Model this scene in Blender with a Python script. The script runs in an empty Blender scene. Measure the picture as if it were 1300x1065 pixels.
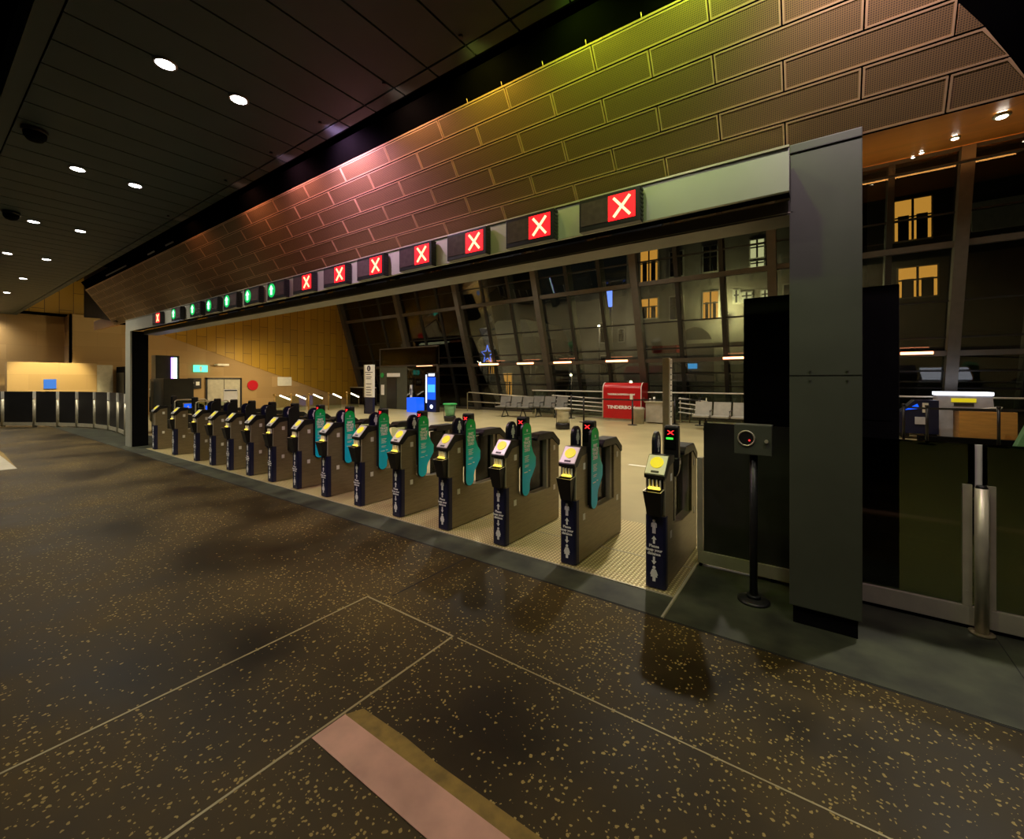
import bpy, bmesh, math, random
from mathutils import Vector, Matrix
random.seed(7)
S = bpy.context.scene
C = S.collection
PI = math.pi
# ---------------------------------------------------------------- materials
def nt(name):
    m = bpy.data.materials.new(name); m.use_nodes = True
    n = m.node_tree; b = n.nodes['Principled BSDF']
    return m, n, b
def pm(name, col, rough=.5, metal=0., emit=None, es=0., var=.12, sc=6., bump=0., alpha=None, spec=None, aniso=None):
    m, n, b = nt(name)
    b.inputs['Roughness'].default_value = rough; b.inputs['Metallic'].default_value = metal
    if spec is not None: b.inputs['Specular IOR Level'].default_value = spec
    if emit:
        b.inputs['Emission Color'].default_value = (*emit, 1); b.inputs['Emission Strength'].default_value = es
    tc = n.nodes.new('ShaderNodeTexCoord'); mp = n.nodes.new('ShaderNodeMapping'); nz = n.nodes.new('ShaderNodeTexNoise')
    nz.inputs['Scale'].default_value = sc; nz.inputs['Detail'].default_value = 4
    if aniso: mp.inputs['Scale'].default_value = aniso
    n.links.new(tc.outputs['Object'], mp.inputs[0]); n.links.new(mp.outputs[0], nz.inputs['Vector'])
    cr = n.nodes.new('ShaderNodeMapRange'); cr.inputs[1].default_value = .3; cr.inputs[2].default_value = .7
    cr.inputs[3].default_value = 1-var; cr.inputs[4].default_value = 1+var
    n.links.new(nz.outputs[0], cr.inputs[0])
    mx = n.nodes.new('ShaderNodeVectorMath'); mx.operation = 'SCALE'; mx.inputs[0].default_value = col
    n.links.new(cr.outputs[0], mx.inputs['Scale']); n.links.new(mx.outputs[0], b.inputs['Base Color'])
    if bump:
        bp = n.nodes.new('ShaderNodeBump'); bp.inputs['Strength'].default_value = bump
        n.links.new(nz.outputs[0], bp.inputs['Height']); n.links.new(bp.outputs[0], b.inputs['Normal'])
    return m
def em(name, col, s):
    return pm(name, (.02, .02, .02), .4, 0, col, s, var=0)
def glassm(name, tint, rough=.02, refl=1.45, k=1.0):
    m = bpy.data.materials.new(name); m.use_nodes = True; n = m.node_tree; n.nodes.clear()
    o = n.nodes.new('ShaderNodeOutputMaterial'); t = n.nodes.new('ShaderNodeBsdfTransparent'); g = n.nodes.new('ShaderNodeBsdfGlossy')
    f = n.nodes.new('ShaderNodeFresnel'); f.inputs[0].default_value = refl; x = n.nodes.new('ShaderNodeMixShader')
    ml = n.nodes.new('ShaderNodeMath'); ml.operation = 'MULTIPLY'; ml.inputs[1].default_value = k
    t.inputs[0].default_value = (*tint, 1); g.inputs['Roughness'].default_value = rough
    n.links.new(f.outputs[0], ml.inputs[0]); n.links.new(ml.outputs[0], x.inputs[0])
    n.links.new(t.outputs[0], x.inputs[1]); n.links.new(g.outputs[0], x.inputs[2]); n.links.new(x.outputs[0], o.inputs[0])
    return m
M = {}
M['steel'] = pm('brushed_steel', (.25, .207, .12), .36, .45, var=.12, sc=8, aniso=(1, 1, 12))
M['steel_light'] = pm('satin_steel', (.58, .54, .40), .35, .45, var=.08, sc=10)
M['silver'] = pm('silver_plate', (.62, .62, .6), .35, .35, var=.05)
M['black'] = pm('black_plastic', (.012, .012, .013), .38, 0, var=.2)
M['blackmatt'] = pm('matt_black', (.004, .004, .004), .9, 0, var=.2, spec=.08)
M['navy'] = pm('navy_vinyl', (.008, .010, .045), .45, 0, var=.1)
M['white'] = pm('white_vinyl', (.95, .95, .90), .5, 0, var=.04)
M['label'] = pm('label_white', (.78, .76, .66), .6, 0, var=.05)
M['yellow'] = pm('yellow_reader_disc', (.85, .72, .02), .4, 0, (.95, .8, .02), .45, var=.05)
M['slotglow'] = pm('lit_yellow_slot', (.8, .6, .05), .4, 0, (1, .72, .08), 1.6, var=.05)
M['whiteprong'] = pm('white_prong', (.9, .88, .75), .4, 0, var=.02)
M['postgrey'] = pm('grey_painted_steel', (.074, .082, .058), .55, .1, var=.10, sc=3)
M['beamgrey'] = pm('pale_grey_fascia', (.46, .47, .40), .45, .3, var=.06, sc=2)
M['bandgrey'] = pm('brown_grey_band', (.16, .145, .12), .5, .3, var=.1)
M['panelgrey'] = pm('dark_opaque_panel', (.028, .029, .022), .35, 0, var=.15)
M['barrierglass'] = glassm('tinted_barrier_glass', (.17, .19, .135), .03, 1.5)
M['clearglass'] = glassm('clear_glass', (.80, .86, .80), .02, 1.45)
M['facadeglass'] = glassm('facade_glass', (.60, .61, .57), .0, 1.5, 1.3)
M['mullion'] = pm('mullion_paint', (.085, .074, .062), .5, .3, var=.1)
M['mullionblack'] = pm('mullion_dark', (.012, .011, .010), .5, .2, var=.1)
M['redx'] = em('red_cross_light', (1, .60, .26), 2.6)
M['redglow'] = em('red_lit_cell', (1, .004, .008), 3.2)
M['redtiny'] = em('red_led', (1, .02, .02), 3)
M['greentiny'] = em('green_led', (.05, .9, .05), 1.6)
M['greenx'] = em('green_arrow_light', (.35, 1, .62), 5.0)
M['greenglow'] = em('green_lit_cell', (.0, .55, .10), 1.1)
M['signdark'] = pm('sign_screen', (.085, .06, .06), .25, 0, var=.2, sc=14)
M['lamp'] = em('downlight_lens', (1, .93, 1), 40)
M['lampwarm'] = em('soffit_lamp_lens', (1, .9, .75), 22)
M['lamprim'] = pm('lamp_rim', (.35, .34, .3), .4, .5)
M['tube'] = em('orange_tube_lamp', (1, .36, .16), 6)
M['warmwhite'] = em('warm_white_glow', (1, .86, .62), 5)  # glow of the bars that imitate reflections in glass
M['purple'] = em('purple_strip_light', (.42, .22, 1), 4)
M['mint'] = em('mint_strip_light', (.6, 1, .85), 3.4)
M['blueem'] = em('blue_screen', (.0, .10, 1), 1.3)
M['cyanem'] = em('cyan_screen', (.05, .42, 1), 1.5)
M['whiteem'] = em('white_screen', (.85, .88, 1), 2.2)
M['exitem'] = em('exit_sign_light', (.1, .85, .55), 1.6)
M['bluesign'] = em('blue_notice_screen', (.02, .22, .75), .9)
M['red'] = pm('red_lacquer', (.50, .008, .012), .3, 0, var=.05)
M['orangewood'] = pm('plywood', (.62, .33, .08), .5, 0, var=.12, sc=3, aniso=(1, 1, 6))
M['greenplastic'] = pm('green_plastic', (.02, .42, .09), .4, 0)
M['greenbag'] = pm('green_bin_bag', (.16, .42, .22), .5, 0, var=.2, bump=.3)
M['clearbag'] = pm('clear_bin_bag', (.52, .5, .36), .5, 0, var=.25, bump=.3)
M['seatgrey'] = pm('grey_seat_vinyl', (.17, .17, .15), .5, 0)
M['seatpale'] = pm('pale_grey_seat', (.38, .38, .33), .5, 0)
M['brasspost'] = pm('brass', (.55, .36, .10), .35, .8)
M['pale'] = pm('pale_laminate', (.45, .42, .33), .5, 0)
M['palewhite'] = pm('white_laminate', (.62, .63, .68), .5, 0)
M['hedge'] = pm('dark_planter', (.02, .028, .02), .8, 0)
M['outstone'] = pm('street_stone', (.24, .23, .19), .85, 0, var=.35, sc=.5)
M['outdark'] = pm('street_dark_stone', (.05, .045, .038), .9, 0, var=.2, sc=1.5)
M['outpale'] = pm('street_pale_render', (.5, .5, .42), .85, 0, var=.1)
M['asphalt'] = pm('street_asphalt', (.03, .03, .03), .8, 0)
M['winwarm'] = em('warm_lit_window', (1, .46, .07), 1.3)
M['winpale'] = em('pale_lit_window', (.95, .95, .50), 1.2)
M['windark'] = pm('dark_window', (.01, .01, .012), .2, 0)
M['streetlamp'] = em('street_lamp_globe', (1, .95, .6), 25)
M['neonblue'] = em('blue_neon', (.12, .22, 1), 5)
M['awning'] = pm('red_awning', (.3, .01, .01), .7, 0)
M['bronzedark'] = pm('dark_bronze_sheet', (.10, .065, .03), .7, 0, spec=.1)
M['recess'] = pm('black_recess', (.002, .002, .002), 1, 0, spec=0)
M['rubber'] = pm('rubber_belt', (.015, .015, .015), .7, 0)

def boardmat():
    m, n, b = nt('green_to_blue_board'); b.inputs['Roughness'].default_value = .4
    tc = n.nodes.new('ShaderNodeTexCoord'); sp = n.nodes.new('ShaderNodeSeparateXYZ'); mr = n.nodes.new('ShaderNodeMapRange')
    mr.inputs[1].default_value = .42; mr.inputs[2].default_value = 1.17
    r = n.nodes.new('ShaderNodeValToRGB'); e = r.color_ramp.elements
    e[0].position = .26; e[0].color = (.0, .66, 1.0, 1); e[1].position = .95; e[1].color = (.0, .50, .07, 1)
    x = r.color_ramp.elements.new(.5); x.color = (.0, .66, .66, 1)
    x = r.color_ramp.elements.new(.72); x.color = (.0, .58, .26, 1)
    n.links.new(tc.outputs['Object'], sp.inputs[0]); n.links.new(sp.outputs[2], mr.inputs[0]); n.links.new(mr.outputs[0], r.inputs[0]); n.links.new(r.outputs[0], b.inputs['Base Color'])
    b.inputs['Emission Strength'].default_value = 0
    return m
M['board'] = boardmat()

def floormat():                       # dark terrazzo with scattered yellow chips
    m, n, b = nt('dark_terrazzo'); L = n.links.new
    tc = n.nodes.new('ShaderNodeTexCoord')
    def N(t, **k):
        x = n.nodes.new(t)
        for a, v in k.items(): setattr(x, a, v)
        return x
    nz = N('ShaderNodeTexNoise'); nz.inputs['Scale'].default_value = .9; nz.inputs['Detail'].default_value = 6; L(tc.outputs['Object'], nz.inputs['Vector'])
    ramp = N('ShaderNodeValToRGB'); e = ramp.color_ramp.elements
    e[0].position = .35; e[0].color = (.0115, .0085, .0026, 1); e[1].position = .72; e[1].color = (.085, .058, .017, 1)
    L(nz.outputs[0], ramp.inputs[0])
    dn = N('ShaderNodeTexNoise'); dn.inputs['Scale'].default_value = 30; L(tc.outputs['Object'], dn.inputs['Vector'])
    dm = N('ShaderNodeMixRGB'); dm.blend_type = 'ADD'; dm.inputs[0].default_value = .025
    L(tc.outputs['Object'], dm.inputs[1]); L(dn.outputs['Color'], dm.inputs[2])
    masks = []
    for sc, th, pr in ((52, .27, .70), (30, .17, .83)):
        v = N('ShaderNodeTexVoronoi'); v.voronoi_dimensions = '2D'; v.inputs['Scale'].default_value = sc; L(dm.outputs[0], v.inputs['Vector'])
        lt = N('ShaderNodeMath', operation='LESS_THAN'); L(v.outputs['Distance'], lt.inputs[0])
        sp = N('ShaderNodeSeparateColor'); L(v.outputs['Color'], sp.inputs[0])
        sz = N('ShaderNodeMath', operation='MULTIPLY'); L(sp.outputs[1], sz.inputs[0]); sz.inputs[1].default_value = th*1.4; L(sz.outputs[0], lt.inputs[1])
        pn = N('ShaderNodeMath', operation='MULTIPLY_ADD'); L(nz.outputs[0], pn.inputs[0]); pn.inputs[1].default_value = -.9; pn.inputs[2].default_value = pr+.47
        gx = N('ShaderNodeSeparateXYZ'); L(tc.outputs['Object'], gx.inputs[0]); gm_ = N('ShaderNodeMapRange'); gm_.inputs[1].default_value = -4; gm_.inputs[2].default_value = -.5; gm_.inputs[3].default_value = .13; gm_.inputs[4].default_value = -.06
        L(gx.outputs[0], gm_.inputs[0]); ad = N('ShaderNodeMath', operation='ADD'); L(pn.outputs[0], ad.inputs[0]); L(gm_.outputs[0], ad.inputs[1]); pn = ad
        gt = N('ShaderNodeMath', operation='GREATER_THAN'); L(sp.outputs[0], gt.inputs[0]); L(pn.outputs[0], gt.inputs[1])
        mu = N('ShaderNodeMath', operation='MULTIPLY'); L(lt.outputs[0], mu.inputs[0]); L(gt.outputs[0], mu.inputs[1]); masks.append(mu)
    mx = N('ShaderNodeMath', operation='MAXIMUM'); L(masks[0].outputs[0], mx.inputs[0]); L(masks[1].outputs[0], mx.inputs[1])
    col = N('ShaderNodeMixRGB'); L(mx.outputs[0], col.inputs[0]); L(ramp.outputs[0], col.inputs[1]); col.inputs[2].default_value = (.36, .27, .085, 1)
    L(col.outputs[0], b.inputs['Base Color'])
    rr = N('ShaderNodeMapRange'); rr.inputs[1].default_value = .35; rr.inputs[2].default_value = .7; rr.inputs[3].default_value = .42; rr.inputs[4].default_value = .68
    L(nz.outputs[0], rr.inputs[0]); L(rr.outputs[0], b.inputs['Roughness'])
    b.inputs['Specular IOR Level'].default_value = .22
    return m
M['terrazzo'] = floormat()
M['kerb'] = pm('slate_kerb', (.033, .038, .021), .6, 0, var=.75, sc=3.5, bump=.05)
M['concourse'] = pm('pale_concourse_tile', (.40, .355, .185), .38, 0, var=.10, sc=1.2)
M['pink'] = pm('pink_marble', (.62, .36, .27), .4, 0, var=.18, sc=5)
M['ochre'] = pm('ochre_stone_edge', (.26, .17, .03), .7, 0, var=.3, sc=14)
M['jointbrass'] = pm('joint_strip', (.36, .31, .16), .45, .2, var=.1)
M['jointdark'] = pm('dark_joint', (.008, .008, .008), .8)
M['ceiling'] = pm('ceiling_plank', (.034, .056, .060), .6, 0, var=.1, sc=2)
M['whitewallmark'] = pm('white_floor_line', (.7, .68, .55), .6)

def studmat():
    m, n, b = nt('studded_plate'); L = n.links.new
    tc = n.nodes.new('ShaderNodeTexCoord')
    mp = n.nodes.new('ShaderNodeMapping'); L(tc.outputs['Object'], mp.inputs[0])
    v = n.nodes.new('ShaderNodeTexVoronoi'); v.voronoi_dimensions = '2D'; v.inputs['Scale'].default_value = 30; v.inputs['Randomness'].default_value = 0
    L(mp.outputs[0], v.inputs['Vector'])
    r = n.nodes.new('ShaderNodeValToRGB'); e = r.color_ramp.elements
    e[0].position = .18; e[0].color = (.85, .75, .40, 1); e[1].position = .36; e[1].color = (.36, .295, .13, 1)
    L(v.outputs['Distance'], r.inputs[0]); L(r.outputs[0], b.inputs['Base Color'])
    bp = n.nodes.new('ShaderNodeBump'); bp.invert = True; bp.inputs['Strength'].default_value = .5; bp.inputs['Distance'].default_value = .006
    L(v.outputs['Distance'], bp.inputs['Height']); L(bp.outputs[0], b.inputs['Normal'])
    b.inputs['Roughness'].default_value = .42; b.inputs['Metallic'].default_value = .35
    return m
M['stud'] = studmat()

def perfmat():                        # perforated bronze sheet
    m, n, b = nt('perforated_bronze'); L = n.links.new
    tc = n.nodes.new('ShaderNodeTexCoord'); mp = n.nodes.new('ShaderNodeMapping'); mp.inputs['Scale'].default_value = (1, 1.8, 1.2)
    mp.inputs['Rotation'].default_value = (PI/2, 0, 0)
    L(tc.outputs['Object'], mp.inputs[0])
    v = n.nodes.new('ShaderNodeTexVoronoi'); v.voronoi_dimensions = '2D'; v.inputs['Scale'].default_value = 95; v.inputs['Randomness'].default_value = 0
    L(mp.outputs[0], v.inputs['Vector'])
    r = n.nodes.new('ShaderNodeValToRGB'); e = r.color_ramp.elements
    e[0].position = .24; e[0].color = (.10, .075, .05, 1); e[1].position = .36; e[1].color = (.42, .265, .11, 1)
    L(v.outputs['Distance'], r.inputs[0]); L(r.outputs[0], b.inputs['Base Color'])
    b.inputs['Roughness'].default_value = .5; b.inputs['Metallic'].default_value = .45
    return m
M['perf'] = perfmat()
M['perfrim'] = pm('bronze_rim', (.85, .58, .30), .38, .35, var=.06)

def brickmat(name, c1, c2, cm, w, h, rough=.7, rot=(0, 0, 0), mort=.004, off=.5):
    m, n, b = nt(name); L = n.links.new
    tc = n.nodes.new('ShaderNodeTexCoord'); mp = n.nodes.new('ShaderNodeMapping'); mp.inputs['Rotation'].default_value = rot
    L(tc.outputs['Object'], mp.inputs[0])
    k = n.nodes.new('ShaderNodeTexBrick'); k.inputs['Scale'].default_value = 1; k.inputs['Brick Width'].default_value = w; k.inputs['Row Height'].default_value = h
    k.inputs['Mortar Size'].default_value = mort; k.offset = off
    k.inputs['Color1'].default_value = (*c1, 1); k.inputs['Color2'].default_value = (*c2, 1); k.inputs['Mortar'].default_value = (*cm, 1)
    L(mp.outputs[0], k.inputs['Vector']); L(k.outputs['Color'], b.inputs['Base Color']); b.inputs['Roughness'].default_value = rough
    return m
# side walls lie in x = const planes: rotate so that texture x = world y, texture y = world z
M['stonewall'] = brickmat('sandstone_blocks', (.45, .30, .13), (.35, .225, .09), (.30, .19, .09), 1.6, .6, rot=(0, PI/2, 0))
M['goldwall'] = brickmat('gold_cladding', (.42, .24, .012), (.34, .19, .010), (.12, .065, .004), 1.5, .42, rough=.5, mort=.012)
def fixrot(m, vertical=False):
    n = m.node_tree; mp = [x for x in n.nodes if x.type == 'MAPPING'][0]
    tc = [x for x in n.nodes if x.type == 'TEX_COORD'][0]
    sp = n.nodes.new('ShaderNodeSeparateXYZ'); cb = n.nodes.new('ShaderNodeCombineXYZ')
    n.links.new(tc.outputs['Object'], sp.inputs[0])
    n.links.new(sp.outputs[2 if vertical else 1], cb.inputs[0]); n.links.new(sp.outputs[1 if vertical else 2], cb.inputs[1])
    mp.inputs['Rotation'].default_value = (0, 0, 0); n.links.new(cb.outputs[0], mp.inputs[0])
fixrot(M['stonewall']); fixrot(M['goldwall'], True)
M['soffit'] = brickmat('timber_soffit', (.60, .22, .02), (.50, .18, .016), (.2, .07, .01), 2.2, .5, rough=.38)
# ---------------------------------------------------------------- mesh helpers
def B(): return bmesh.new()
def box(bm, x0, x1, y0, y1, z0, z1, mi=0, bev=0.):
    v = [bm.verts.new(p) for p in ((x0,y0,z0),(x1,y0,z0),(x1,y1,z0),(x0,y1,z0),(x0,y0,z1),(x1,y0,z1),(x1,y1,z1),(x0,y1,z1))]
    fs = [bm.faces.new([v[i] for i in q]) for q in ((0,3,2,1),(4,5,6,7),(0,1,5,4),(1,2,6,5),(2,3,7,6),(3,0,4,7))]
    for f in fs: f.material_index = mi
    if bev:
        es = list({e for f in fs for e in f.edges})
        r = bmesh.ops.bevel(bm, geom=es, offset=bev, segments=2, profile=.7, affect='EDGES')
        for f in r['faces']: f.material_index = mi
def prism(bm, pts, ax, a, b, mi=0):
    def P(p, t):
        return {'x': (t, p[0], p[1]), 'y': (p[0], t, p[1]), 'z': (p[0], p[1], t)}[ax]
    A = [bm.verts.new(P(p, a)) for p in pts]; Z = [bm.verts.new(P(p, b)) for p in pts]
    n = len(pts); fs = [bm.faces.new(A), bm.faces.new(Z[::-1])]
    for i in range(n): fs.append(bm.faces.new([A[i], Z[i], Z[(i+1) % n], A[(i+1) % n]]))
    for f in fs: f.material_index = mi
    bmesh.ops.recalc_face_normals(bm, faces=fs)
def cyl(bm, p0, p1, r0, r1=None, seg=20, mi=0, cap=True):
    r1 = r0 if r1 is None else r1
    p0 = Vector(p0); p1 = Vector(p1); d = (p1-p0).normalized()
    u = d.orthogonal().normalized(); w = d.cross(u)
    A = []; Z = []
    for i in range(seg):
        a = 2*PI*i/seg; o = u*math.cos(a)+w*math.sin(a)
        A.append(bm.verts.new(p0+o*r0)); Z.append(bm.verts.new(p1+o*r1))
    for i in range(seg):
        f = bm.faces.new([A[i], A[(i+1) % seg], Z[(i+1) % seg], Z[i]]); f.material_index = mi; f.smooth = True
    if cap:
        f = bm.faces.new(A[::-1]); f.material_index = mi; f = bm.faces.new(Z); f.material_index = mi
def lathe(bm, prof, c=(0,0), seg=24, mi=0):
    rings = []
    for r, z in prof:
        rings.append([bm.verts.new((c[0]+r*math.cos(2*PI*i/seg), c[1]+r*math.sin(2*PI*i/seg), z)) for i in range(seg)])
    for a, b in zip(rings, rings[1:]):
        for i in range(seg):
            f = bm.faces.new([a[i], a[(i+1) % seg], b[(i+1) % seg], b[i]]); f.material_index = mi; f.smooth = True
    for R, s in ((rings[0], -1), (rings[-1], 1)):
        f = bm.faces.new(R[::s]); f.material_index = mi
def tube(bm, pts, r, seg=10, mi=0, closed=False):
    pts = [Vector(p) for p in pts]; n = len(pts); rings = []
    for i, p in enumerate(pts):
        a = pts[(i-1) % n] if (closed or i) else p; b = pts[(i+1) % n] if (closed or i < n-1) else p
        d = (b-a).normalized(); u = d.cross(Vector((.13, .21, .97)))
        if u.length < .1: u = d.cross(Vector((1, 0, 0)))
        u.normalize(); w = d.cross(u)
        rings.append([bm.verts.new(p+(u*math.cos(2*PI*k/seg)+w*math.sin(2*PI*k/seg))*r) for k in range(seg)])
    for i in range(n if closed else n-1):
        A = rings[i]; Z = rings[(i+1) % n]
        for k in range(seg):
            f = bm.faces.new([A[k], A[(k+1) % seg], Z[(k+1) % seg], Z[k]]); f.material_index = mi; f.smooth = True
    if not closed:
        bm.faces.new(rings[0][::-1]).material_index = mi; bm.faces.new(rings[-1]).material_index = mi
_tc = {}
def textmesh(s, size, bold=.0, ext=.0015):
    key = (s, size, bold, ext)
    if key not in _tc:
        cu = bpy.data.curves.new('t', 'FONT'); cu.body = s; cu.size = size; cu.align_x = 'CENTER'; cu.align_y = 'CENTER'
        cu.offset = bold; cu.extrude = ext; cu.resolution_u = 2
        o = bpy.data.objects.new('t', cu); C.objects.link(o); bpy.context.view_layer.update()
        dg = bpy.context.evaluated_depsgraph_get(); me = bpy.data.meshes.new_from_object(o.evaluated_get(dg))
        bpy.data.objects.remove(o); _tc[key] = me
    return _tc[key]
RY = Matrix.Rotation(PI/2, 4, 'X')                     # text facing -y
RX = Matrix.Rotation(PI/2, 4, 'Z') @ RY                # text facing +x
def text(bm, s, size, loc, R=RY, mi=0, bold=.0, sx=1., ext=.0015):
    me = textmesh(s, size, bold, ext); t = bmesh.new(); t.from_mesh(me)
    t.transform(Matrix.Translation(loc) @ R @ Matrix.Diagonal((sx, 1, 1, 1)))
    for f in t.faces: f.material_index = mi
    tmp = bpy.data.meshes.new('x'); t.to_mesh(tmp); t.free(); 
    n0 = len(bm.faces); bm.from_mesh(tmp); bpy.data.meshes.remove(tmp)
    bm.faces.ensure_lookup_table()
    for f in bm.faces[n0:]: f.material_index = mi
def mesh(name, bm, mats, smooth=False):
    me = bpy.data.meshes.new(name)
    if smooth:
        for f in bm.faces: f.smooth = True
    bm.to_mesh(me); bm.free()
    for m in (mats if isinstance(mats, (list, tuple)) else [mats]): me.materials.append(M[m] if isinstance(m, str) else m)
    return me
def link(name, me, parent=None, loc=(0,0,0), rz=0):
    o = bpy.data.objects.new(name, me); C.objects.link(o); o.location = loc; o.rotation_euler = (0, 0, rz)
    if parent: o.parent = parent
    return o
def obj(name, bm, mats, parent=None, loc=(0,0,0), rz=0): return link(name, mesh(name, bm, mats), parent, loc, rz)
def tag(o, label=None, cat=None, group=None, kind=None):
    if label: o['label'] = label
    if cat: o['category'] = cat
    if group: o['group'] = group
    if kind: o['kind'] = kind
    return o
def thing(name, label, cat, loc=(0,0,0), rz=0, group=None):
    o = bpy.data.objects.new(name, None); C.objects.link(o); o.location = loc; o.rotation_euler = (0,0,rz); o.empty_display_size = .1
    return tag(o, label, cat, group)
def copy_tree(o, parent=None):
    c = o.copy(); C.objects.link(c)
    if parent: c.parent = parent
    for ch in [x for x in list(o.children)]: copy_tree(ch, c)
    return c
def struct(name, bm, mats, label, cat='building', parent=None):
    o = obj(name, bm, mats, parent)
    if not parent: tag(o, label, cat, None, 'structure')
    return o
ORD = ['nearest','second','third','fourth','fifth','sixth','seventh','eighth','ninth','tenth','eleventh','twelfth','thirteenth','fourteenth','fifteenth']
# ---------------------------------------------------------------- camera
cd = bpy.data.cameras.new('camera'); cam = bpy.data.objects.new('camera', cd); C.objects.link(cam)
cam.location = (0, 0, 1.6); cam.rotation_euler = (PI/2, 0, math.atan2(.5774, .8165))
cd.sensor_width = 36; cd.sensor_fit = 'HORIZONTAL'; cd.lens = 548/1300*36; cd.shift_y = -50.5/1300; cd.clip_start = .05; cd.clip_end = 300
S.camera = cam
# ---------------------------------------------------------------- floor
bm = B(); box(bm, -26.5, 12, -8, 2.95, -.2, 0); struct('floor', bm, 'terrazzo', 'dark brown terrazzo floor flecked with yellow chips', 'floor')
bm = B(); box(bm, -26.5, 12, 2.95, 18.4, -.2, -.001); struct('floor', bm, 'concourse', 'pale beige tiled floor of the concourse behind the gates', 'floor')
bm = B(); box(bm, -.84, 12, 2.95, 4.02, -.01, .003); box(bm, -12.75, -.86, 2.95, 3.27, -.01, .003)
prism(bm, [(-12.76, 2.95), (-12.76, 4.4), (-16.5, 4.0), (-18.6, 3.95), (-19.9, 3.75), (-20.9, 3.35), (-21.6, 2.95)], 'z', -.01, .003)
struct('trim_1', bm, 'kerb', 'dark slate stone border along the foot of the ticket gates', 'border')
bm = B(); box(bm, -12.6, -.87, 3.275, 4.75, -.01, .005); 
struct('trim_2', bm, 'stud', 'studded metal floor plates in the lanes between the gates', 'floor plate')
bm = B(); box(bm, -12.6, -.87, 3.262, 3.275, -.01, .009); box(bm, -.86, -.845, 2.95, 4.0, -.01, .007)
box(bm, -12.6, -.87, 3.86, 3.872, -.01, .0065)
struct('trim_3', bm, 'steel_light', 'thin bright metal edging in front of the studded plates', 'edging')
bm = B()
for a in ((-2.715, -2.703, -6, 1.992), (-1.861, -1.849, -6, 1.992), (-2.715, -1.849, 1.98, 1.992)): box(bm, *a, -.01, .0015)
box(bm, -1.82, 11, 1.985, 1.993, -.01, .0012)
struct('trim_4', bm, 'jointbrass', 'thin pale joint lines forming a strip in the dark floor', 'floor joint')
bm = B(); box(bm, -2.575, -2.562, 2.1, 2.95, -.01, .001); box(bm, -26, 12, 2.935, 2.95, -.01, .001); box(bm, .9, .905, 2.96, 3.98, -.01, .0042)
struct('trim_5', bm, 'jointdark', 'dark floor joint running up to the slate border', 'floor joint')
bm = B(); box(bm, -1.84, 12, 1.055, 1.222, -.01, .004, 0); 
prism(bm, [(-1.838, 1.222), (-1.80, 1.296), (-1.5, 1.300), (-1.3, 1.287), (12, 1.29), (12, 1.222)], 'z', -.01, .0035, 1)
struct('trim_6', bm, ['pink', 'ochre'], 'pink marble band with an ochre edge set in the floor near the camera', 'floor band')
bm = B(); box(bm, -20, -11.75, 1.0, 1.2, -.01, .004, 0); prism(bm, [(-11.75, 1.2), (-20, 1.2), (-20, 1.3), (-14.5, 1.28)], 'z', -.01, .0035, 1)
struct('trim_7', bm, ['pale', 'ochre'], 'pale stone band in the floor at the far left edge', 'floor band')
bm = B(); box(bm, -2.9, -2.2, 7.87, 7.96, -.01, .002); struct('trim_8', bm, 'whitewallmark', 'short white line on the concourse floor behind the gates', 'floor marking')
# ---------------------------------------------------------------- ceiling
HC = 4.2; EY = 2.66
bm = B(); pw = .4228; x = -1.51*2.6+pw*18+.0
while x > -26.3:
    box(bm, x-pw+.009, x-.009, .66, EY-.133, HC, HC+.02); box(bm, x-pw+.009, x-.009, EY-.115, EY, HC, HC+.02); x -= pw
x = -1.51*2.6+pw*18
box(bm, -26.3, x, .62, EY, HC+.02, HC+.05, 1)
struct('ceiling', bm, ['ceiling', 'recess'], 'dark grey planked ceiling with narrow joints', 'ceiling')
bm = B(); box(bm, -26.3, 4, .52, .64, HC-.03, HC+.3); struct('trim_9', bm, 'ceiling', 'dark edge trim of the planked ceiling', 'trim')
bm = B(); box(bm, -26.5, 12, -8, .52, HC+.3, HC+.4); struct('ceiling', bm, 'recess', 'black upper ceiling over the left of the hall', 'ceiling')
bm = B(); box(bm, -16, 4, EY, EY+.02, HC, HC+.5, 0); box(bm, -16, 4, EY, 4.2, HC+.5, HC+.52, 0); box(bm, -26.5, -16, EY, 5.5, 6.0, 6.05, 0)
struct('trim_10', bm, 'recess', 'black recess between the ceiling and the bronze wall', 'recess')
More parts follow.
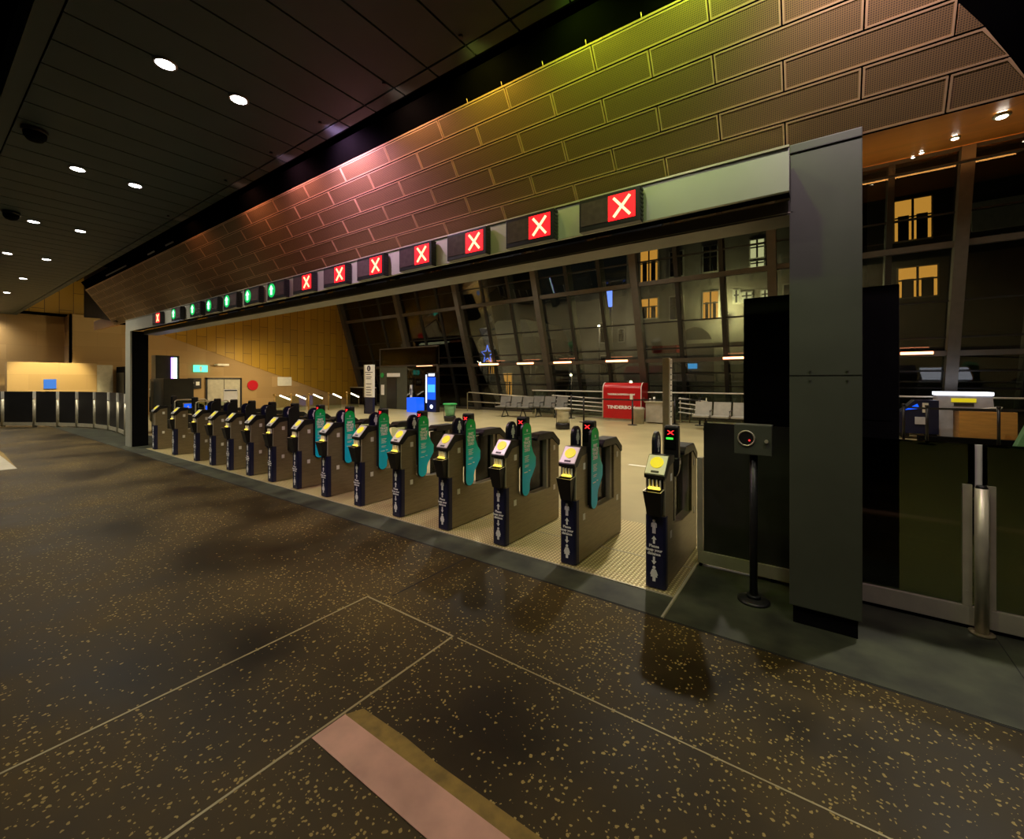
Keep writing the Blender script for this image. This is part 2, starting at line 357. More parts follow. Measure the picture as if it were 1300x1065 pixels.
# ---------------------------------------------------------------- bronze panel wall
WB = Vector((0, 3.38, 3.145)); WT = Vector((0, 2.82, 3.99)); WD = WT-WB; WN = Vector((0, -WD.z, WD.y)).normalized()
def wp(x, t, d=0.): v = WB+WD*t+WN*d; return (x, v.y, v.z)
def xmax(t): return .90-.60*t-.12*t*t
bm = B(); XL = -15.9
rows = [(-.045, .138), (.148, .308), (.318, .478), (.488, .648), (.658, .818), (.828, .982)]
pw2 = .763; rim = .010
for ri, (t0, t1) in enumerate(rows):
    k = 5-ri; ph = -.555 if k % 2 == 0 else -.939
    n = 0; x1 = ph+3*pw2
    while x1 > XL:
        x0 = max(x1-pw2+.009, XL); a1 = x1; 
        r0, r1 = min(a1, xmax(t0)), min(a1, xmax(t1))
        if min(r0, r1) > x0+.026:
            dt = rim/1.0137
            O = [(x0, t0), (r0, t0), (r1, t1), (x0, t1)]; I = [(x0+rim, t0+dt), (r0-rim, t0+dt), (r1-rim, t1-dt), (x0+rim, t1-dt)]
            vb = [bm.verts.new(wp(a, b, -.03)) for a, b in O]; vo = [bm.verts.new(wp(a, b, 0)) for a, b in O]
            vi = [bm.verts.new(wp(a, b, 0)) for a, b in I]; vf = [bm.verts.new(wp(a, b, -.002)) for a, b in I]
            for i in range(4):
                j = (i+1) % 4
                for q in ((vb[i], vb[j], vo[j], vo[i]), (vo[i], vo[j], vi[j], vi[i]), (vi[i], vi[j], vf[j], vf[i])): bm.faces.new(q).material_index = 0
            bm.faces.new(vf).material_index = 1
        elif r0 > x0+.026:
            te = t0
            while te < t1 and xmax(te) > x0+.01: te += .002
            T = [(x0, t0), (r0, t0), (x0, te)]
            vb = [bm.verts.new(wp(a, b, -.03)) for a, b in T]; vo = [bm.verts.new(wp(a, b, 0)) for a, b in T]
            for i in range(3): bm.faces.new((vb[i], vb[(i+1) % 3], vo[(i+1) % 3], vo[i])).material_index = 0
            bm.faces.new(vo).material_index = 1
        x1 -= pw2
# coping lip along the top edge
x1 = .3
while x1 > XL:
    x0 = max(x1-pw2+.006, XL)
    v = [bm.verts.new(p) for p in (wp(x0, .988, -.03), wp(x1, .988, -.03), wp(x1, .988, .004), wp(x0, .988, .004), wp(x0, 1, -.03), wp(x1, 1, -.03), wp(x1, 1, .004), wp(x0, 1, .004))]
    for q in ((0,3,2,1),(4,5,6,7),(0,1,5,4),(1,2,6,5),(2,3,7,6),(3,0,4,7)): bm.faces.new([v[i] for i in q]).material_index = 0
    x1 -= pw2
# backing sheet
f = bm.faces.new([bm.verts.new(p) for p in (wp(XL, -.06, -.035), wp(4.5, -.06, -.035), wp(4.5, 1.2, -.035), wp(XL, 1.2, -.035))]); f.material_index = 2
f = bm.faces.new([bm.verts.new(p) for p in (wp(XL, -.06, -.2), wp(4.5, -.06, -.2), wp(4.5, 1.2, -.2), wp(XL, 1.2, -.2))]); f.material_index = 2
f = bm.faces.new([bm.verts.new(p) for p in (wp(XL, -.06, -.035), wp(XL, -.06, -.2), wp(XL, 1.2, -.2), wp(XL, 1.2, -.035))]); f.material_index = 2
prism(bm, [(-19, 3.58), (-17.2, 3.4), (-15.4, 3.15), (-15.4, 4.9), (-19, 4.9)], 'y', 3.34, 3.4, 3)
bmesh.ops.recalc_face_normals(bm, faces=bm.faces[:])
struct('wall_front', bm, ['perfrim', 'perf', 'recess', 'bronzedark'], 'leaning wall of perforated bronze panels above the gates', 'wall')
bm = B()
for px in (-.95, -.60, -1.71, -2.47, -1.35, -2.1): cyl(bm, wp(px, .995, -.01), (px, WT.y-.005, WT.z+.035), .004, seg=8)
struct('trim_11', bm, 'perfrim', 'small bracket pins along the top edge of the bronze wall', 'bracket')
# soffit
SY0, SZ0, SY1, SZ1 = 3.55, 3.17, 15.8, 7.62
bm = B(); prism(bm, [(SY0, SZ0), (SY1, SZ1), (SY1, SZ1+.3), (SY0, SZ0+.3)], 'x', -18.9, 14); prism(bm, [(6.2, 4.16), (SY1, SZ1), (SY1, SZ1+.3), (6.2, 4.46)], 'x', -26, -18.9); struct('ceiling', bm, 'soffit', 'orange timber soffit rising over the concourse', 'ceiling')
bm = B(); box(bm, -15.5, .2, 3.42, 3.6, 3.10, 3.15); struct('trim_12', bm, 'recess', 'black strip under the bronze wall', 'trim')
# ---------------------------------------------------------------- portal frame
fr = thing('gateway_frame', 'grey steel portal frame of two pillars and a long beam carrying the lane signs', 'frame', (0, 3.13, 0))
def rel(bm, dy=-3.13): bmesh.ops.translate(bm, verts=bm.verts[:], vec=(0, dy, 0)); return bm
bm = B(); box(bm, -13.67, -.14, 3.13, 3.16, 2.755, 3.02, 0, .003); box(bm, -13.67, -.14, 3.118, 3.17, 3.02, 3.034, 1)
box(bm, -13.6, -.145, 3.16, 3.38, 2.80, 3.0, 2); box(bm, -.142, -.14, 3.16, 3.36, 2.757, 3.02, 3)
b_ = obj('beam', rel(bm), ['beamgrey', 'steel_light', 'blackmatt', 'panelgrey'], fr)
bm = B(); box(bm, -13.3, -.13, 3.385, 3.65, 2.69, 2.785, 0); box(bm, -13.3, -.13, 3.38, 3.386, 2.70, 2.706, 1); obj('rear_rail', rel(bm), ['bandgrey', 'steel_light'], fr)
bm = B(); box(bm, -.15, .225, 3.38, 3.80, .12, 3.145, 0, .006); box(bm, -.152, .227, 3.377, 3.38, 1.628, 1.631, 1)
for zz in (1.60, 1.66):
    for xx in (-.04, .15): cyl(bm, (xx, 3.372, zz), (xx, 3.382, zz), .006, seg=10, mi=0)
box(bm, -.13, .205, 3.40, 3.78, 0.003, .12, 2); box(bm, -.15, .225, 3.37, 3.38, 3.085, 3.09, 1)
obj('pillar', rel(bm), ['postgrey', 'panelgrey', 'blackmatt'], fr)
bm = B(); box(bm, -13.68, -13.3, 3.128, 3.16, .0, 2.76, 0, .004); box(bm, -13.66, -13.3, 3.16, 3.47, .0, 2.76, 1)
obj('pillar', rel(bm), ['beamgrey', 'blackmatt'], fr)
# lane signs
def redsign():
    r = thing('lane_sign', 'x', 'sign')
    b = B(); box(b, -.24, .24, -.07, .0, -.125, .125, 0, .006)
    for s in (-.105, -.075, -.045, -.015, .015, .045, .075, .105): box(b, .238, .246, -.06, -.01, s-.006, s+.006, 0)
    obj('housing', b, 'black', r)
    b = B(); box(b, -.222, .0, -.073, -.069, -.085, .095, 0); obj('dark_screen', b, 'signdark', r)
    b = B(); box(b, .0, .205, -.073, -.069, -.088, .098, 0); L = obj('lit_screen', b, 'redglow', r)
    b = B()
    for a in (1, -1):
        c = Vector((.105, 0, .004)); d = Vector((.062*a, 0, .070))
        n = Vector((.070, 0, -.062*a)).normalized()*.0095
        pts = [c-d-n, c-d+n, c+d+n, c+d-n]; prism(b, [(p.x, p.z) for p in pts], 'y', -.079, -.073)
    obj('cross', b, 'redx', L); return r
def greensign():
    r = thing('lane_sign', 'x', 'sign')
    b = B(); box(b, -.24, .24, -.07, .0, -.125, .125, 0, .006)
    for s in (-.105, -.075, -.045, -.015, .015, .045, .075, .105): box(b, .238, .246, -.06, -.01, s-.006, s+.006, 0)
    obj('housing', b, 'black', r)
    b = B(); box(b, .0, .222, -.073, -.069, -.085, .095, 0); obj('dark_screen', b, 'signdark', r)
    b = B(); cyl(b, (-.115, -.069, .005), (-.115, -.074, .005), .098, seg=28); L = obj('lit_screen', b, 'greenglow', r)
    b = B(); prism(b, [(-.115+p[0], .005+p[1]) for p in ((0, .07), (-.045, .015), (-.018, .015), (-.018, -.06), (.018, -.06), (.018, .015), (.045, .015))], 'y', -.080, -.074)
    obj('arrow', b, 'greenx', L); return r
sx = [-1.274, -1.98, -2.684, -3.38, -4.117, -4.803, -5.534, -6.239, -6.973, -7.704, -8.419, -9.137, -10.08, -11.19]
rs = redsign(); gs = greensign(); ur = ug = False
for i, x in enumerate(sx):
    red = i < 7 or i == 13
    if red: o = copy_tree(rs) if ur else rs; ur = True
    else: o = copy_tree(gs) if ug else gs; ug = True
    o.location = (x, 3.1175, 2.868)
    w = ('illuminated red cross' if red else 'illuminated green arrow')
    if i == 0: l = w+' lane sign on the grey beam, nearest the wide right-hand pillar'
    elif i == 13: l = w+' lane sign at the far left end of the beam'
    elif red: l = w+' lane sign on the beam, %s from the right-hand pillar' % ORD[i]
    else: l = w+' sign on the beam, %s green one counting from the red signs' % (['first']+ORD[1:])[i-7]
    tag(o, l, 'sign', 'lane signs along the beam')
# rear faces of the signs, on the concourse side
bs = [('redglow' if (i > 6 and i != 13) or i in (2, 4) else 'greenglow') for i in range(14)]
bs = ['greenglow']*6+['redglow']*7+['greenglow']
for i, x in enumerate(sx):
    r = thing('lane_sign', 'small lit sign behind the beam, %s lane from the right-hand pillar' % ORD[i], 'sign', (x, 3.657, 2.9), PI, 'rear lane signs')
    b = B(); box(b, -.22, .22, -.05, .0, -.11, .11, 0, .005); obj('housing', b, 'black', r)
    b = B(); box(b, -.08, .10, -.054, -.049, -.08, .08, 0); obj('lit_screen', b, bs[i], r)
# ---------------------------------------------------------------- ticket gates
def figure(b, cx, cz, s, ax, d0, d1, fem=False, mi=0, sy=1.):
    P = []
    if not fem: P = [(-.13,.30),(.13,.30),(.20,.22),(.20,-.05),(.14,-.05),(.14,.14),(.12,.14),(.12,-.5),(.01,-.5),(.01,-.1),(-.01,-.1),(-.01,-.5),(-.12,-.5),(-.12,.14),(-.14,.14),(-.14,-.05),(-.20,-.05),(-.20,.22)]
    else: P = [(-.12,.30),(.12,.30),(.19,.14),(.26,-.05),(.20,-.08),(.22,-.22),(.10,-.22),(.10,-.5),(.015,-.5),(-.015,-.5),(-.10,-.5),(-.10,-.22),(-.22,-.22),(-.20,-.08),(-.26,-.05),(-.19,.14)]
    prism(b, [(cx+p[0]*s*sy, cz+p[1]*s) for p in P], ax, d0, d1, mi)
    prism(b, [(cx+math.cos(a*PI/8)*.105*s*sy, cz+.42*s+math.sin(a*PI/8)*.105*s) for a in range(16)], ax, d0, d1, mi)
def arrow(b, cx, cz, s, up, d0, d1, mi=0):
    k = 1 if up else -1
    prism(b, [(cx+p[0]*s, cz+p[1]*s*k) for p in ((0, .5), (-.32, .05), (-.13, .05), (-.13, -.5), (.13, -.5), (.13, .05), (.32, .05))], 'y', d0, d1, mi)
GM = {}
def gm(k, fn, mats):
    if k not in GM:
        b = B(); fn(b); GM[k] = mesh(k, b, mats)
    return GM[k]
W2 = .0725
def f_body(b):
    prism(b, [(0,.008),(1.04,.008),(1.04,.86),(.93,.935),(.84,.935),(.84,.40),(.50,.405),(.25,.45),(.23,.47),(.23,.95),(.10,.935),(.02,.855),(0,.85)], 'x', -W2, W2)
    bmesh.ops.bevel(b, geom=b.edges[:], offset=.004, segments=1, affect='EDGES')
    box(b, W2-.012, W2+.001, -.002, .006, .57, .85, 1); box(b, -W2-.001, -W2+.008, -.002, .006, .57, .85, 1)
def f_wrap(b):
    n = 8; pts = [(W2+.004, .05)]
    for i in range(n+1): a = -PI/2*i/n; pts.append((W2+.004-.022+.022*math.cos(a), .010+.022*math.sin(a)))
    for i in range(n+1): a = -PI/2-PI/2*i/n; pts.append((-W2-.004+.022+.022*math.cos(a), .010+.022*math.sin(a)))
    pts.append((-W2-.004, .05)); prism(b, pts, 'z', .009, .556, 0)
    d0, d1 = -.0142, -.0115; ox = -.008
    figure(b, ox, .475, .105, 'y', d0, d1, False, 1); arrow(b, ox, .375, .06, True, d0, d1, 1)
    for i, s in enumerate(('Please', 'keep your', 'distance')): text(b, s, .030, (ox, -.0125, .325-.029*i), RY, 1, .0011, 1.0)
    arrow(b, ox, .215, .06, False, d0, d1, 1); figure(b, ox, .115, .115, 'y', d0, d1, True, 1)
def f_cap(b):
    prism(b, [(-.035,.872),(-.03,.845),(.02,.848),(.10,.925),(.235,.945),(.235,.995),(.09,1.006)], 'x', -W2-.005, W2+.005)
def slope(b, a0, a1, x0, x1, th, mi=0):     # plate lying on the sloping reader face, a = 0 low .. 1 high
    p0 = Vector((-.035, .872)); p1 = Vector((.09, 1.006)); d = p1-p0; n = Vector((-d.y, d.x)).normalized()
    q = [p0+d*a0, p0+d*a1, p0+d*a1+n*th, p0+d*a0+n*th]; prism(b, [(v.x, v.y) for v in q], 'x', x0, x1, mi)
def f_plate(b): slope(b, .05, .97, -W2, W2, .005); slope(b, .10, .2, -.03, .03, .007, 1)
def f_disc(b):
    p0 = Vector((0, -.035, .872)); p1 = Vector((0, .09, 1.006)); d = (p1-p0); n = Vector((0, -d.z, d.y)).normalized(); c = p0+d*.60+n*.004
    cyl(b, c, c+n*.006, .050, seg=32)
def f_slot(b): box(b, -.06, .06, -.004, .0, .765, .845, 0); box(b, -.045, .045, -.045, -.003, .765, .778, 1)
def f_prong(b):
    for x in (-.042, -.015, .015, .042): box(b, x-.004, x+.004, -.03, -.004, .765, .835, 0, .001)
def f_tray(b):
    v = [(-.068,-.095,.755),(.068,-.095,.755),(.068,0,.765),(-.068,0,.765),(-.05,-.05,.565),(.05,-.05,.565),(.05,0,.565),(-.05,0,.565)]
    V = [b.verts.new(p) for p in v]
    iv = [b.verts.new(p) for p in ((-.058,-.085,.755),(.058,-.085,.755),(.058,-.006,.764),(-.058,-.006,.764))]
    lo = [b.verts.new(p) for p in ((-.05,-.07,.70),(.05,-.07,.70),(.05,-.006,.70),(-.05,-.006,.70))]
    for q in ((0,4,5,1),(1,5,6,2),(2,6,7,3),(3,7,4,0),(4,7,6,5)): b.faces.new([V[i] for i in q])
    for i in range(4):
        j = (i+1) % 4; b.faces.new([V[i], V[j], iv[j], iv[i]]).material_index = 1; b.faces.new([iv[i], iv[j], lo[j], lo[i]])
    b.faces.new(lo); bmesh.ops.recalc_face_normals(b, faces=b.faces[:])
def f_label(b): box(b, W2-.001, W2+.0025, -.022, .022, -.028, .028, 0, .001)
def f_head(b):
    n = 10; pts = []
    for (cx, cy, a0) in ((.045, .03, 0), (-.045, .03, PI/2), (-.05, -.035, PI), (.05, -.035, 1.5*PI)):
        for i in range(5): a = a0+PI/2*i/4; pts.append((cx+.014*math.cos(a), cy+.02*math.sin(a)))
    z = [(.80, .62), (.83, .86), (.88, 1), (.95, 1.0), (.955, .93), (1.20, .90), (1.215, .80)]
    R = [[b.verts.new((p[0]*s, p[1]*s, zz)) for p in pts] for zz, s in z]
    for A, Z in zip(R, R[1:]):
        for i in range(len(pts)): b.faces.new([A[i], A[(i+1) % len(pts)], Z[(i+1) % len(pts)], Z[i]])
    b.faces.new(R[0][::-1]); b.faces.new(R[-1]); box(b, -.02, .02, -.02, .02, .41, .81)
def f_face(b): box(b, -.045, .045, -.0535, -.049, 1.02, 1.195, 0, .002); box(b, -.03, .03, -.056, -.052, 1.03, 1.085, 0, .002)
def f_x(b):
    for a in (1, -1): prism(b, [(.022*a-.005, 1.178), (.022*a+.005, 1.178), (-.022*a+.005, 1.145), (-.022*a-.005, 1.145)], 'y', -.0565, -.0530)
def f_bar(b): box(b, -.035, .02, -.0565, -.0530, 1.105, 1.120)
def f_bracket(b): box(b, .045, .066, -.03, .015, .90, .93)
def f_rear(b):
    prism(b, [(.56,.975),(.60,1.012),(.91,1.012),(1.055,.905),(1.055,.845),(1.02,.845),(.88,.940),(.56,.945)], 'x', -W2-.006, W2+.006)
    bmesh.ops.bevel(b, geom=b.edges[:], offset=.006, segments=2, affect='EDGES')
def f_arm(b): box(b, -.035, .035, .23, .57, .95, .978, 0, .004)
def f_up(b):
    box(b, -.05, .05, .80, .842, .40, .94, 0)
def f_glass(b): box(b, -.004, .004, .53, .80, .41, .94)
def pad(off=0.):
    P = []; r = .085-off
    for i in range(13): a = PI*i/12; P.append((.32+r*math.cos(a), 1.08+r*math.sin(a)))
    P.append((.235+off, .50)); r = .07-off
    for i in range(9): a = PI+PI*i/8; P.append((.305+r*math.cos(a), .49+r*math.sin(a)))
    P += [(.375-off, .53), (.392-off, .58), (.44-off, .635), (.488-off, .70), (.492-off, .79), (.445-off, .845), (.408-off, .92)]
    return P
def f_padR(b): prism(b, pad(), 'x', W2+.006, W2+.030)
def f_stick(b):
    prism(b, pad(.006), 'x', W2+.030, W2+.033, 0); X = W2+.0345; y = .32
    cyl(b, (X-.002, y, 1.085), (X, y, 1.085), .010, seg=12, mi=1); prism(b, [(y-.012, 1.07), (y+.012, 1.07), (y, 1.092)], 'x', X-.002, X, 1)
    box(b, X-.002, X, y-.055, y+.055, 1.047, 1.050, 1)
    for i, s in enumerate(('FAST', 'TRACK', 'TO NET', 'ZERO')): text(b, s, .040, (X-.001, y, .995-.037*i), RX, 1, .0020, .95 if i != 2 else .82)
    for i in range(5): box(b, X-.002, X, y-.045+.006*(i % 2), y+.04-.012*(i % 3), .822-.014*i, .827-.014*i, 1)
    for i in range(2): box(b, X-.002, X, y-.04, y+.035-.015*i, .728-.014*i, .733-.014*i, 1)
    box(b, X-.002, X, y-.05, y+.01, .660, .668, 1); box(b, X-.002, X, y+.03, y+.06, .668, .676, 1)
def f_padL(b): prism(b, pad(), 'x', -W2-.030, -W2-.006)
def f_stickL(b):
    prism(b, pad(.008), 'x', -W2-.006, -W2-.003, 0); figure(b, .33, 1.06, .135, 'x', -W2-.003, -W2-.001, True, 1)
def f_leaf(b):
    P = []
    for cy, cz, a0 in ((.95, 1.06, 0), (.42, 1.06, PI/2), (.42, .72, PI), (.95, .72, 1.5*PI)):
        for i in range(5): a = a0+PI/2*i/4; P.append((W2+.03, cy+.06*math.cos(a), cz+.06*math.sin(a)))
    tube(b, P, .013, 8, 0, True); box(b, W2+.022, W2+.038, .37, 1.0, .70, 1.10, 1)
def f_disp(b):
    box(b, W2+.034, W2+.046, .52, .84, .90, 1.04, 0, .003); box(b, W2+.046, W2+.049, .54, .82, .92, 1.02, 1)
    figure(b, .72, .965, .07, 'x', W2+.049, W2+.051, False, 2); prism(b, [(.59, .935), (.65, .935), (.62, .985)], 'x', W2+.049, W2+.051, 2); figure(b, .78, .965, .07, 'x', W2+.049, W2+.051, True, 2)
def f_round(b): cyl(b, (W2+.02, .62, .60), (W2+.045, .62, .60), .17, seg=32); 
def f_ring(b): tube(b, [(W2+.046, .62+.175*math.cos(i*PI/16), .60+.175*math.sin(i*PI/16)) for i in range(32)], .010, 8, 0, True)
tgs = [0, .747, 1.49, 2.235, 2.985, 3.73, 4.475, 5.22, 5.965, 6.71, 7.46, 8.20, 8.95, 10.12, 11.37]
def gate(i):
    x = -1.01-tgs[i]
    if i == 0: l = 'steel ticket gate at the row end beside the grey pillar, without a green board'
    elif i < 8: l = 'steel ticket gate with green board, %s in the row from the grey pillar' % ORD[i]
    elif i < 13: l = 'steel ticket gate with dark paddles, %s in the row from the grey pillar' % ORD[i]
    elif i == 13: l = 'steel ticket gate with a framed glass leaf, last but one at the far left end'
    else: l = 'steel ticket gate with framed glass leaf, last, next to the ticket machine'
    g = thing('ticket_gate', l, 'ticket gate', (x, 3.33, .004), 0, 'ticket gates in a row')
    link('body', gm('body', f_body, ['steel', 'steel_light']), g)
    w = link('distance_notice', gm('distance_notice', f_wrap, ['navy', 'white']), g); w['label'] = 'navy wrap with white figures, reads Please keep your distance'
    cp = link('reader_cap', gm('reader_cap', f_cap, 'black'), g); p = link('reader_plate', gm('reader_plate', f_plate, ['silver', 'black']), cp)
    link('card_reader', gm('card_reader', f_disc, 'yellow'), cp)['label'] = 'yellow card reader disc'
    if i < 14:
        link('ticket_slot', gm('ticket_slot', f_slot, ['blackmatt', 'slotglow']), g); link('ticket_guide', gm('ticket_guide', f_prong, 'whiteprong'), g)
        link('ticket_tray', gm('ticket_tray', f_tray, ['black', 'steel_light']), g)
    for (y, z) in ((.16, .83), (.155, .385), (.93, .83), (.93, .385)): link('label_plate', gm('label_plate', f_label, 'label'), g, (0, y, z))
    h = link('display_head', gm('display_head', f_head, 'black'), g, (.025, .375, 0))
    link('display_screen', gm('display_screen', f_face, 'blackmatt'), h)
    if i < 8: link('red_cross', gm('red_cross', f_x, 'redtiny'), h)
    if i == 0: link('green_bar', gm('green_bar', f_bar, 'greentiny'), h)
    link('bracket', gm('bracket', f_bracket, 'silver'), h)
    link('rear_cap', gm('rear_cap', f_rear, 'black'), g); link('arm', gm('arm', f_arm, 'black'), g)
    link('upright', gm('upright', f_up, 'steel_light'), g); link('glass_panel', gm('glass_panel', f_glass, 'clearglass'), g)
    if i < 13:
        q = link('paddle', gm('paddle_left', f_padL, 'black'), g); link('paddle_sticker', gm('stickL', f_stickL, ['navy', 'white']), q)['label'] = 'navy sticker with a white figure'
        if 0 < i < 8:
            q = link('paddle', gm('paddle_right', f_padR, 'black'), g); link('paddle_sticker', gm('stick', f_stick, ['board', 'white']), q)['label'] = 'green to blue board, reads FAST TRACK TO NET ZERO'
        elif i >= 8:
            q = link('paddle', gm('paddle_right', f_padR, 'black'), g)
    else:
        q = link('gate_leaf', gm('gate_leaf', f_leaf, ['steel_light', 'clearglass']), g); link('leaf_display', gm('leaf_display', f_disp, ['steel_light', 'blueem', 'white']), q)
        q = link('round_leaf', gm('round_leaf', f_round, 'black'), g); link('rim', gm('rim', f_ring, 'steel_light'), q)
for i in range(15): gate(i)
# ---------------------------------------------------------------- barrier right of the gates
BY = 3.98
t = thing('barrier', 'opaque dark panel barrier between the nearest gate and the grey pillar', 'barrier', (-.5, BY, .003))
b = B(); box(b, -.295, .36, -.008, .008, .13, 1.228); obj('panel', b, 'panelgrey', t)
b = B(); box(b, -.34, .36, -.03, .03, .03, .13, 0, .004); obj('bottom_rail', b, 'steel_light', t)
b = B(); box(b, -.345, -.30, -.03, .03, .13, .93, 0, .004); obj('end_plate', b, 'steel_light', t)
b = B(); box(b, -.33, -.31, -.02, .02, 0, .04); box(b, .2, .24, -.02, .02, 0, .04); obj('foot', b, 'blackmatt', t)
t = thing('barrier', 'tinted glass barrier on a steel rail to the right of the grey pillar', 'barrier', (.25, BY, .003))
for x0, x1 in ((.0, .575), (.61, 1.75)):
    b = B(); box(b, x0, x1, -.006, .006, .12, 1.185); obj('glass_panel', b, 'barrierglass', t)
b = B(); box(b, -.1, 1.76, -.03, .03, .025, .145, 0, .004); obj('bottom_rail', b, 'steel_light', t)
b = B(); box(b, -.1, 1.76, -.02, .02, 0, .03); obj('foot', b, 'blackmatt', t)
for x0, x1 in ((.515, .56), (.62, .665)):
    b = B(); box(b, x0, x1, -.028, -.008, .145, .925, 0, .003); cyl(b, ((x0+x1)/2, -.03, .24), ((x0+x1)/2, -.026, .24), .007, seg=10); obj('clamp_plate', b, 'steel_light', t)
b = B(); box(b, .548, .634, .008, .016, .60, 1.18); obj('joint_plate', b, 'label', t)
b = B(); cyl(b, (.593, -.065, .012), (.593, -.065, .915), .032, seg=24); obj('post', b, 'steel_light', t)
b = B(); cyl(b, (.593, -.065, .915), (.593, -.065, .932), .03, .022, seg=24); obj('post_cap', b, 'black', t)
b = B(); cyl(b, (.593, -.065, 0), (.593, -.065, .012), .06, seg=28); obj('base_plate', b, 'steel', t)
# black cabinet behind the barrier
t = thing('cabinet', 'tall black cabinet standing behind the grey pillar', 'cabinet', (-.02, 4.35, 0))
b = B(); box(b, -.50, .51, -.15, .25, .06, 2.30, 0, .01); obj('body', b, 'blackmatt', t)
b = B(); box(b, -.46, .47, -.12, .22, 0, .06); obj('plinth', b, 'black', t)
b = B(); box(b, -.46, .47, -.156, -.15, 1.3, 2.24); obj('door', b, 'blackmatt', t)
# sensor on a stand
t = thing('sensor_stand', 'small grey box with round lens on a black pole beside the pillar', 'stand', (-.375, 3.55, .003))
b = B(); lathe(b, [(.105, 0), (.105, .012), (.09, .02), (.03, .03)]); cyl(b, (0,0,.03), (0,0,.05), .045, seg=24); obj('base', b, 'black', t)
b = B(); cyl(b, (0,0,.03), (0,0,1.06), .026, seg=20); obj('pole', b, 'black', t)
b = B(); box(b, -.118, .118, -.06, .06, 1.062, 1.275, 0, .006); bx_ = obj('housing', b, 'postgrey', t)
b = B(); tube(b, [(-.04+.052*math.cos(i*PI/14), -.062, 1.178+.052*math.sin(i*PI/14)) for i in range(28)], .006, 8, 0, True); obj('lens_ring', b, 'steel_light', bx_)
b = B(); cyl(b, (-.04, -.060, 1.178), (-.04, -.063, 1.178), .05, seg=28); obj('lens', b, 'black', bx_)
b = B(); cyl(b, (-.02, -.063, 1.165), (-.02, -.066, 1.165), .006, seg=12); obj('red_light', b, 'redtiny', bx_)
b = B(); cyl(b, (.085, -.06, 1.165), (.085, -.075, 1.165), .012, seg=16); obj('lock', b, 'steel_light', bx_)
# ---------------------------------------------------------------- barrier at the left
fp = [(-23.9, 1.1), (-22.7, 2.0), (-21.75, 2.62), (-20.95, 3.06), (-20.2, 3.40), (-19.3, 3.66), (-18.2, 3.78), (-17.1, 3.76), (-15.9, 3.66), (-14.6, 3.55)]
t = thing('barrier', 'curved row of dark glass barrier panels with steel posts at the far left', 'barrier', (fp[4][0], fp[4][1], 0))
def R2(p): return (p[0]-fp[4][0], p[1]-fp[4][1])
for a, c in zip(fp, fp[1:]):
    a = Vector(R2(a)); c = Vector(R2(c)); d = (c-a).normalized(); n = Vector((-d.y, d.x))
    p0, p1 = a+d*.05, c-d*.05
    b = B(); prism(b, [tuple(p0-n*.008), tuple(p1-n*.008), tuple(p1+n*.008), tuple(p0+n*.008)], 'z', .15, 1.2); obj('glass_panel', b, 'black', t)
    b = B(); prism(b, [tuple(a-n*.03), tuple(c-n*.03), tuple(c+n*.03), tuple(a+n*.03)], 'z', .04, .15); obj('bottom_rail', b, 'steel_light', t)
for k, p in enumerate(fp[:-1]):
    q = R2(p); b = B(); cyl(b, (*q, 0), (*q, .93), .055, seg=16); pt = obj('post', b, 'steel_light', t)
    b = B(); box(b, q[0]-.035, q[0]+.035, q[1]-.05, q[1]+.05, .95, 1.2); obj('joint_plate', b, 'label', pt)
# ---------------------------------------------------------------- far left walls
b = B(); prism(b, [(4.0, 0), (17.6, 0), (17.6, .1), (16.6, .38), (6.9, 3.75), (5.3, 4.3), (4.0, 4.3)], 'x', -25.3, -25.0)
struct('wall_left', b, 'stonewall', 'sandstone wall at the far end of the concourse', 'wall')
b = B(); prism(b, [(17.7, .09), (16.6, .38), (6.9, 3.75), (5.3, 4.3), (5.3, 9), (17.7, 9)], 'x', -25.3, -24.97)
struct('wall_left', b, 'goldwall', 'gold clad wall rising above the sandstone at the far end', 'wall')
b = B(); box(b, -26.5, -26.2, -8, 4.0, 0, 4.3); box(b, -26.2, -25.0, 4.0, 4.05, 0, 4.3); struct('wall_left', b, 'stonewall', 'shaded sandstone wall at the far left', 'wall')
b = B(); box(b, -26.1, -25.7, 2.0, 4.62, 4.32, 6.0); struct('wall_left', b, 'goldwall', 'gold clad bulkhead beyond the end of the planked ceiling', 'wall')
b = B(); box(b, -26.2, -25.6, 1.9, 5.3, 4.27, 4.33); struct('trim_13', b, 'recess', 'dark ledge under the gold bulkhead', 'trim')
t = thing('partition', 'brightly lit low sandstone partition with a blue screen at the far left', 'partition', (-24.6, 3.6, 0))
b = B(); box(b, -.4, .1, -1.35, 1.1, 0, 2.27, 0, .01); obj('body', b, 'stonewall', t)
b = B(); box(b, -.4, .08, 1.1, 1.6, 0, 2.22); obj('end_panel', b, 'pale', t)
b = B(); box(b, .1, .13, -.42, -.08, 1.25, 1.62); s_ = obj('screen', b, 'bluesign', t)
b = B(); box(b, -24.7, -23.4, 5.35, 5.9, 0, 2.15, 0, .02); box(b, -24.6, -23.5, 5.33, 5.35, 1.0, 1.9, 1)
tag(obj('cabinet', b, ['blackmatt', 'black']), 'black cabinet between the lit stone partition and the left pillar', 'cabinet')
